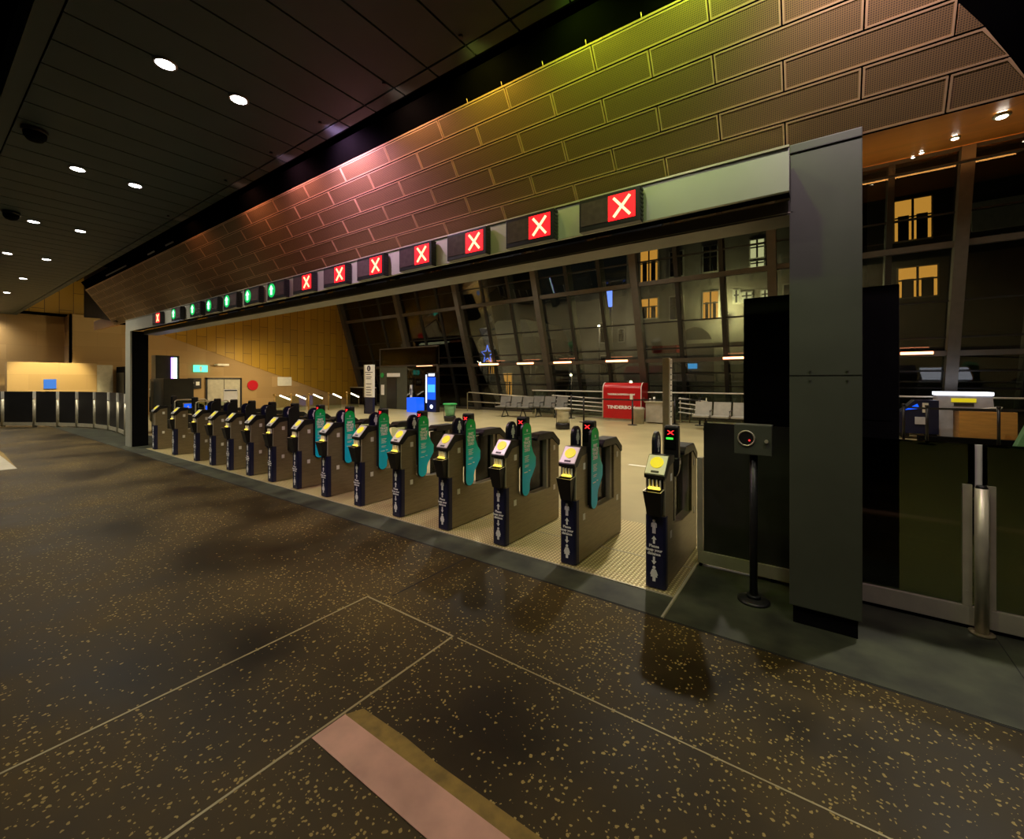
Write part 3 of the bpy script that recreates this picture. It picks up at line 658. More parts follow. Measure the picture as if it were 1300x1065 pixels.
# ticket machine
t = thing('ticket_machine', 'dark grey ticket machine standing behind the left pillar', 'ticket machine', (-14.0, 4.15, 0))
b = B(); box(b, -.45, .42, -.3, .35, .0, 1.63, 0, .01); obj('body', b, 'panelgrey', t)
b = B(); prism(b, [(-.44, .55), (-.36, .5), (-.34, 1.55), (-.38, 1.62), (-.44, 1.6)], 'y', -.36, -.3); obj('side_column', b, 'steel', t)
b = B(); box(b, -.42, -.37, -.37, -.36, .75, 1.15); obj('slot', b, 'blackmatt', t)
b = B(); cyl(b, (-.395, -.362, 1.35), (-.395, -.37, 1.35), .02, seg=14); obj('keyhole_light', b, 'whiteprong', t)
t = thing('display_totem', 'tall dark totem with a glowing purple and mint edge near the left pillar', 'totem', (-16.2, 4.72, 0))
b = B(); box(b, -.4, .0, -.32, .27, 0, 2.34, 0, .015); obj('body', b, 'panelgrey', t)
b = B(); box(b, .0, .03, .055, .115, .9, 2.28); obj('purple_light_strip', b, 'purple', t)
b = B(); box(b, .0, .03, .115, .20, .9, 2.28); obj('mint_light_strip', b, 'mint', t)
# things on the end wall
t = thing('exit_sign', 'small green lit exit sign high on the sandstone end wall', 'sign', (-24.97, 8.55, 2.15))
b = B(); box(b, 0, .06, -.3, .3, -.17, .17, 0, .01); obj('housing', b, 'exitem', t)
b = B(); figure(b, .0, 0, .28, 'x', .06, .064, False, 0); obj('running_figure', b, 'white', t)
b = B(); box(b, 0, .35, -.03, .03, .28, .34); box(b, .3, .36, .0, .5, .26, .36); tag(obj('wall_camera', b, 'label', None, (-24.99, 9.2, 2.05)), 'small white camera bracket to the right of the green exit sign', 'camera')
t = thing('wall_screen', 'small dark screen with pale marks on the end wall left of the doors', 'screen', (-24.97, 8.3, 1.42))
b = B(); box(b, 0, .05, -.28, .28, -.26, .26, 0, .01); obj('frame', b, 'black', t)
b = B(); figure(b, -.1, 0, .3, 'x', .05, .054, False, 0); box(b, .05, .054, .05, .2, -.1, .08); obj('pictogram', b, 'white', t)
d = B(); box(d, -25.0, -24.96, 8.85, 10.35, 0, 1.62, 0); dr = struct('door_1', d, 'pale', 'pale double doors in the sandstone end wall', 'door')
b = B(); box(b, -24.98, -24.93, 8.77, 8.85, 0, 1.70); box(b, -24.98, -24.93, 10.35, 10.43, 0, 1.70); box(b, -24.98, -24.93, 8.77, 10.43, 1.62, 1.70); box(b, -24.965, -24.95, 9.59, 9.61, 0, 1.62); obj('door_frame', b, 'black', dr)
b = B(); cyl(b, (-24.98, 10.98, 1.30), (-24.94, 10.98, 1.30), .27, seg=32); tag(obj('wall_sign', b, 'red'), 'round red sign on the end wall right of the double doors', 'sign')
b = B(); box(b, -24.98, -24.96, 12.3, 13.1, 1.25, 1.75); tag(obj('notice', b, 'label'), 'pale notice on the end wall where the gold cladding slopes down', 'notice')
t = thing('notice_stand', 'white notice on a stand in front of the double doors', 'notice', (-20.3, 8.05, 0))
b = B(); box(b, -.02, .02, -.26, .26, .65, 1.2); obj('board', b, 'white', t)
b = B(); cyl(b, (-.04, 0, 0), (-.04, 0, 1.1), .02, seg=12); cyl(b, (-.04, 0, 0), (-.04, 0, .02), .18, seg=20); obj('stand', b, 'black', t)
b = B(); box(b, .02, .024, -.24, .24, 1.12, 1.17); obj('heading', b, 'navy', t)
for i, (y, x) in enumerate(((10.3, -21.2), (11.1, -21.2), (12.0, -21.2), (13.1, -21.2), (14.2, -21.2))):
    t = thing('rail_post', 'slim brass post with a sloping glowing bar as glass reflection, %s of five from the left' % (['first']+ORD[1:])[i], 'post', (x, y, 0), 0, 'brass posts with glowing reflection bars')
    b = B(); cyl(b, (0,0,0), (0,0,.85), .025, seg=12); cyl(b, (0,0,.85), (0,0,.92), .07, .05, seg=14); obj('post', b, 'brasspost', t)
    b = B(); tube(b, [(0, .25, .84), (0, .75, .62)], .035, 8); obj('reflection_bar', b, 'warmwhite', t)  # glowing bar put in for a light reflection on the glass
    b = B(); box(b, -.01, .01, .05, .75, .05, .8); obj('glass_panel', b, 'clearglass', t)
# ---------------------------------------------------------------- glazed facade
def fy(z): return 18-.3*z
MX = [-24.6, -19.3, -14.82, -10.15, -5.72, -1.2, 3.12, 7.6, 12.2]
ZT = 7.62
def lean(b, x0, x1, z0, z1, d0, d1, mi=0):
    prism(b, [(fy(z0)+d0, z0), (fy(z1)+d0, z1), (fy(z1)+d1, z1), (fy(z0)+d1, z0)], 'x', x0, x1, mi)
for i, (a, c) in enumerate(zip(MX, MX[1:])):
    b = B(); lean(b, a+.1, c-.1, .0, ZT, -.01, .01); w = struct('window_%d' % (i+1), b, 'facadeglass', 'leaning glazed bay %d of the far facade' % (i+1), 'window')
    b = B(); n = 3
    for k in range(1, n): x = a+(c-a)*k/n; lean(b, x-.07, x+.07, 0, ZT, -.06, .45)
    for z in (1.35, 1.85, 2.8, 3.8, 6.05): lean(b, a+.1, c-.1, z-.022, z+.022, -.04, .05)
    obj('glazing_bars', b, 'mullionblack', w)
for i, x in enumerate(MX):
    b = B(); lean(b, x-.13, x+.13, 0, ZT, -.28, .05); struct('trim_%d' % (14+i), b, 'mullion', 'leaning grey main mullion of the glazed facade', 'mullion')
b = B(); lean(b, -24.8, 12, 5.17, 5.32, -.14, .0); lean(b, -24.8, 12, 2.28, 2.42, -.22, .0); lean(b, -24.8, 12, 0, .12, -.1, .1); lean(b, -24.8, 12, 7.5, 7.75, -.3, .3)
struct('trim_23', b, 'mullion', 'horizontal grey transoms across the glazed facade', 'transom')
for i, (a, c) in enumerate(((-18.65, -17.45), (-14.05, -12.85), (-11.7, -10.8), (-9.7, -8.83), (-7.2, -6.28), (-2.75, -1.8), (2.0, 2.7))):
    t = thing('strip_light', 'orange glowing tube lamp on the facade transom, %s of seven from the left' % (['first']+ORD[1:])[i], 'lamp', ((a+c)/2, 17.0, 2.33), 0, 'orange tube lamps on the facade')
    h = (c-a)/2; b = B(); box(b, -h, h, 0, .09, .0, .05, 0); obj('holder', b, 'black', t)
    b = B(); cyl(b, (-h, -.02, .04), (h, -.02, .04), .04, seg=10); obj('tube', b, 'tube', t)
# inner guard rail before the facade
for x0, x1, l in ((-24.9, -22.2, 'white top rail of the glass guard at the left, in front of the gold wall'), (-10.8, 6.5, 'long white top rail of the glass guard in front of the glazed facade')):
    t = thing('guard_rail', l, 'railing', ((x0+x1)/2, 16.9, 0)); h = (x1-x0)/2
    b = B(); cyl(b, (-h, 0, 1.108), (h, 0, 1.108), .026, seg=12); obj('top_rail', b, 'label', t)
    b = B(); box(b, -h, h, -.006, .006, .05, 1.08); obj('glass_panel', b, 'clearglass', t)
    n = max(2, int((x1-x0)/1.7)); 
    for k in range(n+1):
        x = -h+.03+(x1-x0-.06)*k/n; b = B(); cyl(b, (x, .02, 0), (x, .02, 1.1), .018, seg=10); obj('post', b, 'steel', t)
# ramp rails left and right of the red kiosk
for x0, x1, l in ((-9.6, -7.15, 'low stack of pale horizontal rails left of the red kiosk'), (-4.2, -3.2, 'low stack of pale horizontal rails right of the kiosk counter')):
    t = thing('handrail', l, 'railing', ((x0+x1)/2, 16.65, 0)); h = (x1-x0)/2
    for z in (.35, .52, .69, .86):
        b = B(); cyl(b, (-h, 0, z+.05), (h, 0, z-.05), .022, seg=10); obj('rail', b, 'label', t)
    for x in (-h+.05, h-.05): b = B(); cyl(b, (x, .03, 0), (x, .03, .95), .02, seg=10); obj('post', b, 'steel_light', t)
b = B(); tube(b, [(-14.6, 16.7, 0), (-14.6, 16.7, .92), (-14.5, 16.7, .96), (-10.5, 16.7, .80)], .024, 8); tube(b, [(-14.6, 16.7, .5), (-10.5, 16.7, .42)], .02, 8); cyl(b, (-10.5, 16.7, 0), (-10.5, 16.7, .81), .022)
tag(obj('handrail', b, 'steel_light'), 'sloping steel handrail behind the grey benches', 'railing')
# ---------------------------------------------------------------- concourse furniture
def bench(loc, rz, l, seat, n=4):
    t = thing('bench', l, 'bench', loc, rz, 'concourse benches'); w = .56
    for k in range(n):
        x = (k-(n-1)/2)*w
        b = B(); box(b, x-.25, x+.25, -.24, .22, .40, .46, 0, .02); obj('seat', b, seat, t)
        b = B(); prism(b, [(.18, .46), (.24, .46), (.36, .86), (.30, .88)], 'x', x-.25, x+.25); obj('backrest', b, seat, t)
    b = B(); box(b, -n*w/2, n*w/2, -.03, .05, .34, .40, 0, .005); obj('beam', b, 'black', t)
    for k in range(n+1):
        x = (k-n/2)*w; b = B(); tube(b, [(x, -.2, .45), (x, -.2, .62), (x, .2, .62)], .018, 8); obj('armrest', b, 'black', t)
    for x in (-n*w/2+.4, n*w/2-.4):
        b = B(); tube(b, [(x, -.28, .015), (x, -.03, .34)], .022, 8); tube(b, [(x, .28, .015), (x, .03, .34)], .022, 8); tube(b, [(x, -.3, .015), (x, .3, .015)], .02, 8); obj('leg', b, 'black', t)
bench((-10.65, 15.2, 0), 0.1, 'dark grey bench nearer the gates, left of the clear bin', 'seatgrey', 3)
bench((-9.45, 16.02, 0), 0.1, 'dark grey bench right of the first one, close to the facade', 'seatgrey', 3)
bench((-2.2, 14.9, 0), 0.0, 'pale grey row of seats with black arms left of the black cabinet', 'seatpale', 4)
def bin_(loc, l, bag, rimm):
    t = thing('litter_bin', l, 'bin', loc, 0, 'concourse bins')
    b = B(); lathe(b, [(.20, 0), (.23, .02), (.23, .17), (.21, .2)]); obj('base', b, 'black', t)
    b = B(); lathe(b, [(.17, .2), (.18, .3), (.22, .5), (.235, .64)], seg=28); obj('bag', b, bag, t)
    b = B(); tube(b, [(.245*math.cos(i*PI/12), .245*math.sin(i*PI/12), .655) for i in range(24)], .03, 10, 0, True); obj('rim', b, rimm, t)
    for a in (0, 2.1, 4.2): b = B(); cyl(b, (.24*math.cos(a), .24*math.sin(a), .1), (.24*math.cos(a), .24*math.sin(a), .65), .01, seg=8); obj('stay', b, 'black', t)
bin_((-11.6, 12.25, 0), 'litter bin with a green rim and green bag behind the gates', 'greenbag', 'greenplastic')
bin_((-6.75, 12.4, 0), 'litter bin with a clear bag and black base behind the gates', 'clearbag', 'pale')
def stanchion(x, y, dx, dy, l):
    t = thing('belt_post', l, 'barrier post', (x, y, 0), 0, 'retractable belt posts')
    b = B(); lathe(b, [(.17, 0), (.17, .015), (.05, .03)], seg=20); obj('base', b, 'black', t)
    b = B(); cyl(b, (0,0,.03), (0,0,.92), .03, seg=14); cyl(b, (0,0,.92), (0,0,.97), .04, seg=14); obj('post', b, 'black', t)
    if dx or dy:
        b = B(); n = Vector((dx, dy)).normalized(); prism(b, [(n.x*.04, .86), (dx-n.x*.04, .86), (dx-n.x*.04, .91), (n.x*.04, .91)] if abs(dx) > 0 else [(0,0),(1,0),(1,1)], 'y', -.003, .003)
        for v in b.verts: v.co.y += dy*(v.co.x/dx)
        obj('belt', b, 'rubber', t)
ps = [(-8.33, 16.02), (-7.17, 14.81), (-5.33, 14.91), (-4.17, 16.0), (-3.35, 16.1)]
ll = ['black belt post just right of the clear bin', 'black belt post in front of the left end of the red kiosk', 'black belt post before the red kiosk lettering', 'black belt post just right of the grey sign pole', 'black belt post left of the pale grey seats']
for i, p in enumerate(ps):
    q = ps[i+1] if i < 4 else p
    stanchion(p[0], p[1], q[0]-p[0], q[1]-p[1], ll[i])
ps = [(1.86, 15.26), (2.22, 14.67), (3.50, 14.96), (5.2, 15.2)]
ll = ['black belt post beside the tall black cabinet', 'black belt post before the dark blue stall', 'black belt post in front of the plywood counter', 'black belt post beyond the right edge of the plywood counter']
for i, p in enumerate(ps):
    q = ps[i+1] if i < 3 else p
    stanchion(p[0], p[1], q[0]-p[0], q[1]-p[1], ll[i])
# red kiosk
t = thing('coffee_kiosk', 'red curved-top coffee kiosk with white lettering and piping', 'kiosk', (-6.17, 16.05, 0))
def kp(o=0.):
    P = [(0-o, .10), (0-o, 1.22)]
    for i in range(7): a = PI-PI/2*i/6; P.append((.26+(.26+o)*math.cos(a), 1.22+(.26+o)*math.sin(a)))
    P += [(.80, 1.48+o), (.80, .10)]; return P
b = B(); prism(b, kp(), 'x', -.76, .76); obj('body', b, 'red', t)
for x in (-.765, .765):
    b = B(); tube(b, [(x, p[0]-.005, p[1]) for p in kp(.005)[:9]], .016, 8); obj('piping', b, 'white', t)
b = B(); text(b, 'TINDERBOX', .17, (-.02, -.012, .53), RY, 0, .006, 1.18); obj('lettering', b, 'white', t)
b = B(); text(b, 'TINDERBOXESPRESSO.COM', .088, (-.02, -.012, 1.03), RY, 0, .003, 1.0); obj('web_lettering', b, 'white', t)
b = B(); box(b, -.7, .7, .05, .75, .0, .10); obj('plinth', b, 'pale', t)
b = B(); tube(b, [(.77, .3+.07*math.cos(i*PI/8), .85+.07*math.sin(i*PI/8)) for i in range(16)], .012, 8, 0, True); obj('handle', b, 'steel_light', t)
b = B(); box(b, .36, .46, -.035, -.02, .68, .88); tag(obj('menu_card', b, 'label', None, (-5.76, 14.88, .22)), 'small pale card above the belt post before the red kiosk', 'sign')
t = thing('counter', 'pale serving counter immediately right of the red kiosk', 'counter', (-4.75, 16.15, 0))
b = B(); box(b, -.42, .42, -.3, .3, .04, .76, 0, .01); obj('body', b, 'pale', t)
b = B(); box(b, -.46, .46, -.33, .33, .76, .80, 0, .005); obj('worktop', b, 'steel_light', t)
for i, (x, h, r) in enumerate(((-5.1, .10, .035), (-4.95, .16, .04), (-4.6, .26, .045), (-4.52, .20, .04))):
    b = B(); cyl(b, (x, 16.15, .80), (x, 16.15, .80+h), r*.8, r, seg=14)
    tag(obj('cup', b, 'white'), ['short white cup at the left of the serving counter', 'white cup next to the short one on the serving counter', 'tall stack of white cups on the serving counter', 'white cup stack at the right end of the serving counter'][i], 'cup', 'cups on the serving counter')
b = B(); lathe(b, [(.17, 0), (.2, .5), (.22, .52), (.22, .56), (.15, .6)], (0, 0)); tag(obj('litter_bin', b, 'pale', None, (-5.3, 15.5, 0)), 'small pale bin between the red kiosk and the counter', 'bin')
# sign pole behind the nearest gate
t = thing('sign_pole', 'tall square grey sign pole with a white strip standing behind the nearest gate', 'sign pole', (-1.63, 5.9, 0))
b = B(); box(b, -.052, .028, -.05, .05, .0, 1.89, 0, .004); obj('pole', b, 'steel_light', t)
b = B(); box(b, .030, .045, -.05, .05, .92, 1.88, 0, .002); pn = obj('information_panel', b, 'white', t)
b = B(); text(b, 'i', .07, (.046, 0, 1.83), RX, 0, .004)
box(b, .045, .047, -.05, .05, 1.75, 1.765); 
for k in range(9): box(b, .045, .047, -.03, .02+.01*(k % 2), 1.66-k*.07, 1.675-k*.07)
obj('lettering', b, 'navy', pn)
# information totem
t = thing('information_totem', 'white information totem with a dark foot in front of the gold wall', 'totem', (-17.2, 12.7, 0))
b = B(); box(b, -.33, .33, -.06, .06, 0, .78, 0, .005); obj('foot', b, 'navy', t)
b = B(); box(b, -.33, -.24, -.06, .06, .0, 2.30, 0, .005); obj('side_post', b, 'steel_light', t)
b = B(); box(b, -.24, .33, -.06, .06, .78, 2.30, 0, .005); pn = obj('panel', b, 'white', t)
b = B(); cyl(b, (.04, -.06, 2.13), (.04, -.064, 2.13), .13, seg=24); box(b, -.24, .33, -.064, -.06, 1.93, 1.96)
for k, z in enumerate((1.86, 1.74, 1.66, 1.42, 1.26, 1.14, 1.02, .90)): box(b, -.16, .18+.06*(k % 2), -.064, -.06, z-.03, z)
obj('lettering', b, 'navy', pn)
b = B(); text(b, 'i', .2, (.04, -.067, 2.12), RY, 0, .01); obj('emblem', b, 'white', pn)
# glazed office
t = thing('ticket_office', 'grey glazed office box with a dark door and white sign, left of the blue screen', 'office', (-18, 15.6, 0))
b = B(); box(b, -2.2, .1, 0, .1, 0, 2.35, 0, .01); obj('front_wall', b, 'postgrey', t)
b = B(); box(b, -1.55, -.75, -.02, .0, .02, 1.72); obj('door', b, 'black', t)
b = B(); box(b, -1.5, -.45, -.05, -.01, 1.76, 1.96); obj('sign_board', b, 'white', t)
b = B(); cyl(b, (-1.95, -.01, 1.85), (-1.95, -.03, 1.85), .14, seg=24); obj('green_disc', b, 'greenplastic', t)
b = B(); box(b, -2.05, -1.78, -.02, -.005, .75, 1.32); obj('poster', b, 'white', t)
b = B(); box(b, .35, .5, -.02, .0, .62, 1.32); obj('arrow_sign', b, 'white', t)
b = B(); prism(b, [(.385, .80), (.465, .80), (.465, 1.05), (.49, 1.05), (.425, 1.2), (.36, 1.05), (.385, 1.05)], 'y', -.024, -.02); obj('arrow', b, 'navy', t)
b = B(); box(b, .1, 2.3, 0, .05, 0, 2.3); obj('glass_front', b, 'barrierglass', t)
b = B(); box(b, -2.2, 2.4, 0, .06, 2.35, 3.3); obj('upper_glass', b, 'barrierglass', t)
b = B(); box(b, -2.2, 2.4, -.02, .08, 2.33, 2.38); box(b, -2.2, 2.4, -.02, .08, 3.28, 3.34); box(b, 2.3, 2.4, 0, .08, 0, 3.3); box(b, -2.2, -2.12, -.01, .08, 2.3, 3.3); obj('frame', b, 'mullion', t)
b = B(); box(b, -1.4, .9, .3, .5, 3.12, 3.18); obj('ceiling_light', b, 'winpale', t)
t = thing('display_totem', 'black totem with a bright blue screen beside the glazed office', 'totem', (-15.55, 15.1, 0))
b = B(); box(b, -.32, .32, 0, .25, 0, 1.98, 0, .01); obj('body', b, 'black', t)
b = B(); box(b, -.26, .28, -.012, .0, .62, 1.72); sc_ = obj('screen', b, 'blueem', t)
b = B(); box(b, -.24, .26, -.018, -.012, .98, 1.36); obj('text_box', b, 'cyanem', sc_)
b = B(); box(b, -.20, .22, -.012, .0, 1.78, 1.90, 0, .005); obj('header', b, 'whiteem', t)
b = B(); cyl(b, (0, -.01, .27), (0, 0, .27), .10, seg=24); obj('white_disc', b, 'whiteem', t)
b = B(); box(b, -.40, -.34, -.01, .1, .45, 1.85); obj('edge_light', b, 'whiteem', t)
b = B(); box(b, -.35, .35, -.25, .25, .02, .72, 0, .01); tag(obj('plinth_box', b, 'blueem', None, (-16.2, 14.65, 0)), 'low glowing blue box beside the blue screen totem', 'box')
# right-hand stalls
t = thing('stall_counter', 'pale stall counter with a yellow and brown panel behind the plywood counter', 'counter', (3.2, 16.6, 0))
b = B(); prism(b, [(-.6, 0), (.6, 0), (.52, 1.18), (-.52, 1.18)], 'y', -.25, .25); obj('body', b, 'palewhite', t)
b = B(); box(b, -.54, .54, -.28, .28, 1.18, 1.27, 0, .01); obj('lit_top', b, 'whiteem', t)
b = B(); box(b, -.25, .22, -.262, -.25, 1.0, 1.1, 0); box(b, -.2, .18, -.262, -.25, .9, .98, 1); obj('graphic', b, ['yellow', 'outdark'], t)
t = thing('plywood_counter', 'orange plywood counter behind a belt post on the right', 'counter', (3.45, 15.85, 0))
b = B(); box(b, -.5, .5, -.3, .3, .10, .80, 0, .006); obj('body', b, 'orangewood', t)
b = B(); box(b, -.58, .46, -.2, .32, .80, .84, 0, .004); obj('worktop', b, 'black', t)
b = B(); box(b, -.45, .45, -.25, .25, 0, .10); obj('plinth', b, 'black', t)
b = B(); prism(b, [(-.1, .84), (.3, .84), (.36, .92), (.2, .90)], 'y', -.1, .1); tag(obj('paper_bag', b, 'label', None, (3.4, 15.85, .0)), 'crumpled pale paper lying on the plywood counter', 'paper')
t = thing('stall_cart', 'dark blue covered cart left of the plywood counter', 'cart', (2.2, 16.05, 0))
b = B(); prism(b, [(-.35, .15), (.42, .15), (.42, 1.05), (-.05, 1.05), (-.35, .7)], 'y', -.25, .3); obj('body', b, 'navy', t)
b = B(); box(b, .1, .22, -.262, -.25, .72, .98); obj('notice', b, 'label', t)
b = B(); box(b, -.05, .2, -.27, -.25, .4, .6, 0, .01); obj('container', b, 'palewhite', t)
b = B(); prism(b, [(-.25, .78), (0, .95), (.05, .82)], 'y', -.262, -.25); obj('blue_light', b, 'blueem', t)
for x in (-.25, .3): b = B(); cyl(b, (x, -.2, .1), (x, .2, .1), .1, seg=20); obj('wheel', b, 'black', t)
b = B(); prism(b, [(-.3, 0), (.3, 0), (.22, .55), (.0, .62), (-.1, .55)], 'y', -.1, .15); tag(obj('ground_sign', b, 'greenbag', None, (4.05, 15.0, 0)), 'pale green A-board at the right edge beside the plywood counter', 'sign board')
b = B(); box(b, -.9, 1.3, -.1, .1, 0, .14, 0, .02); tag(obj('low_kerb', b, 'blackmatt', None, (3.05, 15.42, 0)), 'low black floor rail in front of the stalls', 'kerb')
# ---------------------------------------------------------------- street outside
b = B(); box(b, -60, 40, 18.4, 60, -.3, -.05); tag(struct('ground', b, 'asphalt', 'dark street surface outside the glazed facade', 'street'), None)
def building(label, x0, x1, y, h, mat, wins=(), depth=6, parts=None, cornice=True):
    t = thing('street_building', label, 'building', ((x0+x1)/2, y, -.05), 0, 'buildings across the street'); c = (x0+x1)/2
    b = B(); box(b, x0-c, x1-c, 0, depth, 0, h)
    if cornice: box(b, x0-c-.1, x1-c+.1, -.25, .0, h-.5, h); box(b, x0-c, x1-c, -.12, 0, 4.0, 4.25)
    obj('facade', b, mat, t)
    for (a, z0, e, z1, m) in wins:
        b = B(); box(b, a-c-.08, e-c+.08, -.06, 0, z0-.08, z1+.08, 0); f = obj('window_surround', b, 'outpale' if mat != 'outdark' else 'outstone', t)
        b = B(); box(b, a-c, e-c, -.08, -.06, z0, z1, 0); pn_ = obj('pane', b, 'windark' if m == 'winwarm' else m, f)
        if m == 'winwarm':
            zt = z0+(z1-z0)*.62; b = B(); box(b, a-c, e-c, -.10, -.08, zt, z1); box(b, (a+e)/2-c-.14, (a+e)/2-c+.14, -.10, -.08, z0, zt); box(b, a-c, a-c+.12, -.10, -.08, z0, zt); box(b, e-c-.12, e-c, -.10, -.08, z0, zt); obj('lit_curtain', b, m, f)
        b = B(); mxx = (a+e)/2-c; box(b, mxx-.05, mxx+.05, -.11, -.08, z0, z1); box(b, a-c, e-c, -.11, -.08, z0+(z1-z0)*.55, z0+(z1-z0)*.55+.08); obj('window_bar', b, 'outdark', f)
    return t
w = [(-6.02, 5.6, -5.14, 7.27, 'winwarm'), (-4.24, 6.44, -3.97, 7.2, 'winpale'), (-3.8, 6.46, -3.28, 7.0, 'winpale'), (-2.74, 6.41, -2.37, 7.02, 'winpale'), (-3.33, 9.05, -2.62, 10.13, 'winpale'), (-3.33, 8.5, -2.62, 8.83, 'winpale'),
     (-10.1, 5.93, -8.95, 7.25, 'winwarm'), (-10.1, 8.47, -8.95, 10.7, 'winwarm'), (-8.1, 5.7, -7.3, 7.2, 'windark'), (-8.1, 8.6, -7.3, 10.2, 'windark'), (-6.0, 8.6, -5.2, 10.2, 'windark'), (-1.6, 5.7, -.8, 7.2, 'windark')]
t = building('pale stone building with arches and lit windows seen through the middle of the facade', -11.15, 1.8, 30, 12.5, 'outstone', w)
for cx in (-6.55, -2.6):
    b = B(); P = [(cx+4.7-1.15, .1), (cx+4.7-1.15, 3.6)]
    for i in range(9): a = PI-PI*i/8; P.append((cx+4.7+1.15*math.cos(a), 3.6+1.5*math.sin(a)))
    P.append((cx+4.7+1.15, .1)); prism(b, P, 'y', -.10, .0); obj('arch_infill', b, 'outdark', t)
b = B(); box(b, -9.1+4.7, -7.5+4.7, -.9, 0, 3.44, 3.9); obj('awning', b, 'awning', t)
b = B(); box(b, -7.14+4.7, -6.4+4.7, -.3, 0, 2.37, 2.7); obj('shop_sign', b, 'cyanem', t)
w = [(-14, 2.0+i*2.6, -13.1, 3.5+i*2.6, 'windark') for i in range(3)]+[(-12.5, 4.6, -12.1, 5.5, 'windark')]
building('plain grey building between the pale roof and the arched building', -16.5, -11.5, 32, 8.5, 'outstone', w)
t = building('pale gabled building seen through the left bays of the facade', -25.5, -19.5, 31, 5.3, 'outstone', [(-24.5, 2.2, -23.5, 3.6, 'winwarm'), (-22.8, .3, -21.9, 2.2, 'winwarm'), (-20.9, 2.0, -20.0, 3.0, 'windark')])
b = B(); prism(b, [(-3.0, 5.3), (3.0, 5.3), (2.2, 6.8), (-.8, 6.9)], 'y', -.3, 6); obj('roof', b, 'outpale', t)
w = [(3.3, 8.85, 4.68, 10.9, 'winwarm'), (3.45, 5.9, 4.9, 7.4, 'winwarm'), (8.2, 5.9, 9.4, 7.4, 'windark'), (8.2, 8.9, 9.4, 10.9, 'windark')]
t = building('dark building with golden windows behind the right bays', 2.2, 13, 30, 14, 'outdark', w)
b = B(); box(b, 6.1-7.6, 7.8-7.6+3, -.1, 0, 8.8, 10.2); obj('pale_band', b, 'outpale', t)
building('dark tall building at the far left of the street', -48, -26.5, 36, 16, 'outdark', [(-34, 4, -33, 5.5, 'windark'), (-30, 4, -29, 5.5, 'windark'), (-44, 8, -43, 9.5, 'winwarm')])
for i, (x, y, z, l) in enumerate(((-4.6, 29.4, 5.6, 'wall lamp lighting the stone arches'), (-12.8, 29.0, 5.4, 'street lamp left of the red kiosk'), (-26.2, 28.5, 2.0, 'lower street lamp seen left of the benches'), (-24.0, 29.2, 3.0, 'street lamp before the pale gabled building'), (-9.0, 25.0, 1.4, 'lamp low behind the red kiosk'), (-14.0, 27, 1.9, 'street lamp behind the benches'))):
    t = thing('street_lamp', l, 'lamp', (x, y, -.05), 0, 'lamps in the street')
    b = B(); cyl(b, (0, 0, 0), (0, 0, z), .05, seg=10); obj('lamp_post', b, 'outdark', t)
    b = B(); bmesh.ops.create_icosphere(b, subdivisions=2, radius=.09 if i != 0 else .13, matrix=Matrix.Translation((0, -.1, z+.1))); obj('globe', b, 'streetlamp', t)
    ld = bpy.data.lights.new('street_lamp_light', 'POINT'); ld.energy = (420, 230, 60, 120, 30, 90)[i]; ld.color = (1, .93, .45) if i == 0 else (1, .85, .62); ld.shadow_soft_size = .1
    lo = bpy.data.objects.new('street_lamp_light', ld); C.objects.link(lo); lo.location = (x, y-.5, z+.15)
b = B(); P = []
for i in range(10): a = PI/2+i*PI/5; r = .62 if i % 2 == 0 else .26; P.append((r*math.cos(a)-20.7, 26, 3.55+r*1.15*math.sin(a)))
tube(b, P, .035, 6, 0, True); cyl(b, (-20.7, 26.1, -.05), (-20.7, 26.1, 3.0), .05, mi=1); tag(obj('neon_star', b, ['neonblue', 'outdark']), 'blue neon star on a pole in the street', 'street sign')
b = B(); box(b, -10.15, -9.85, 24, 24.15, 5.9, 6.9, 0); cyl(b, (-10, 24.2, -.05), (-10, 24.2, 6.9), .05, mi=1); tag(obj('street_banner', b, ['neonblue', 'outdark']), 'small blue lit sign hanging outside the facade', 'street sign')
# ---------------------------------------------------------------- ceiling lamps
def spot(name, loc, e, col, size=150, blend=.8, r=.06, tgt=None, typ='SPOT'):
    ld = bpy.data.lights.new(name, typ); ld.energy = e; ld.color = col; ld.shadow_soft_size = r
    if typ == 'SPOT': ld.spot_size = math.radians(size); ld.spot_blend = blend
    o = bpy.data.objects.new(name, ld); C.objects.link(o); o.location = loc
    if tgt: o.rotation_euler = (Vector(tgt)-Vector(loc)).to_track_quat('-Z', 'Y').to_euler()
    return o
def downlight():
    t = thing('downlight', 'x', 'ceiling lamp')
    b = B(); tube(b, [(.072*math.cos(i*PI/16), .072*math.sin(i*PI/16), -.004) for i in range(32)], .012, 8, 0, True); obj('rim', b, 'lamprim', t)
    b = B(); cyl(b, (0, 0, -.012), (0, 0, .0), .064, seg=28); obj('lens', b, 'lamp', t); return t
dl = downlight(); first = True
for r, (y, rn) in enumerate(((1.80, 'row nearer the bronze wall'), (1.25, 'row farther from the bronze wall'))):
    for k in range(8):
        x = -4.37-3.06*k
        if x < -25.8: continue
        o = dl if first else copy_tree(dl); first = False; o.location = (x, y, HC-.001)
        tag(o, 'bright round ceiling downlight, %s, %s from the camera' % (rn, ORD[k]), 'ceiling lamp', 'downlights in the planked ceiling')
        spot('downlight_beam', (x, y, HC-.03), 130 if k < 2 else 220, (1, .89, .68), 140, 1., .06)
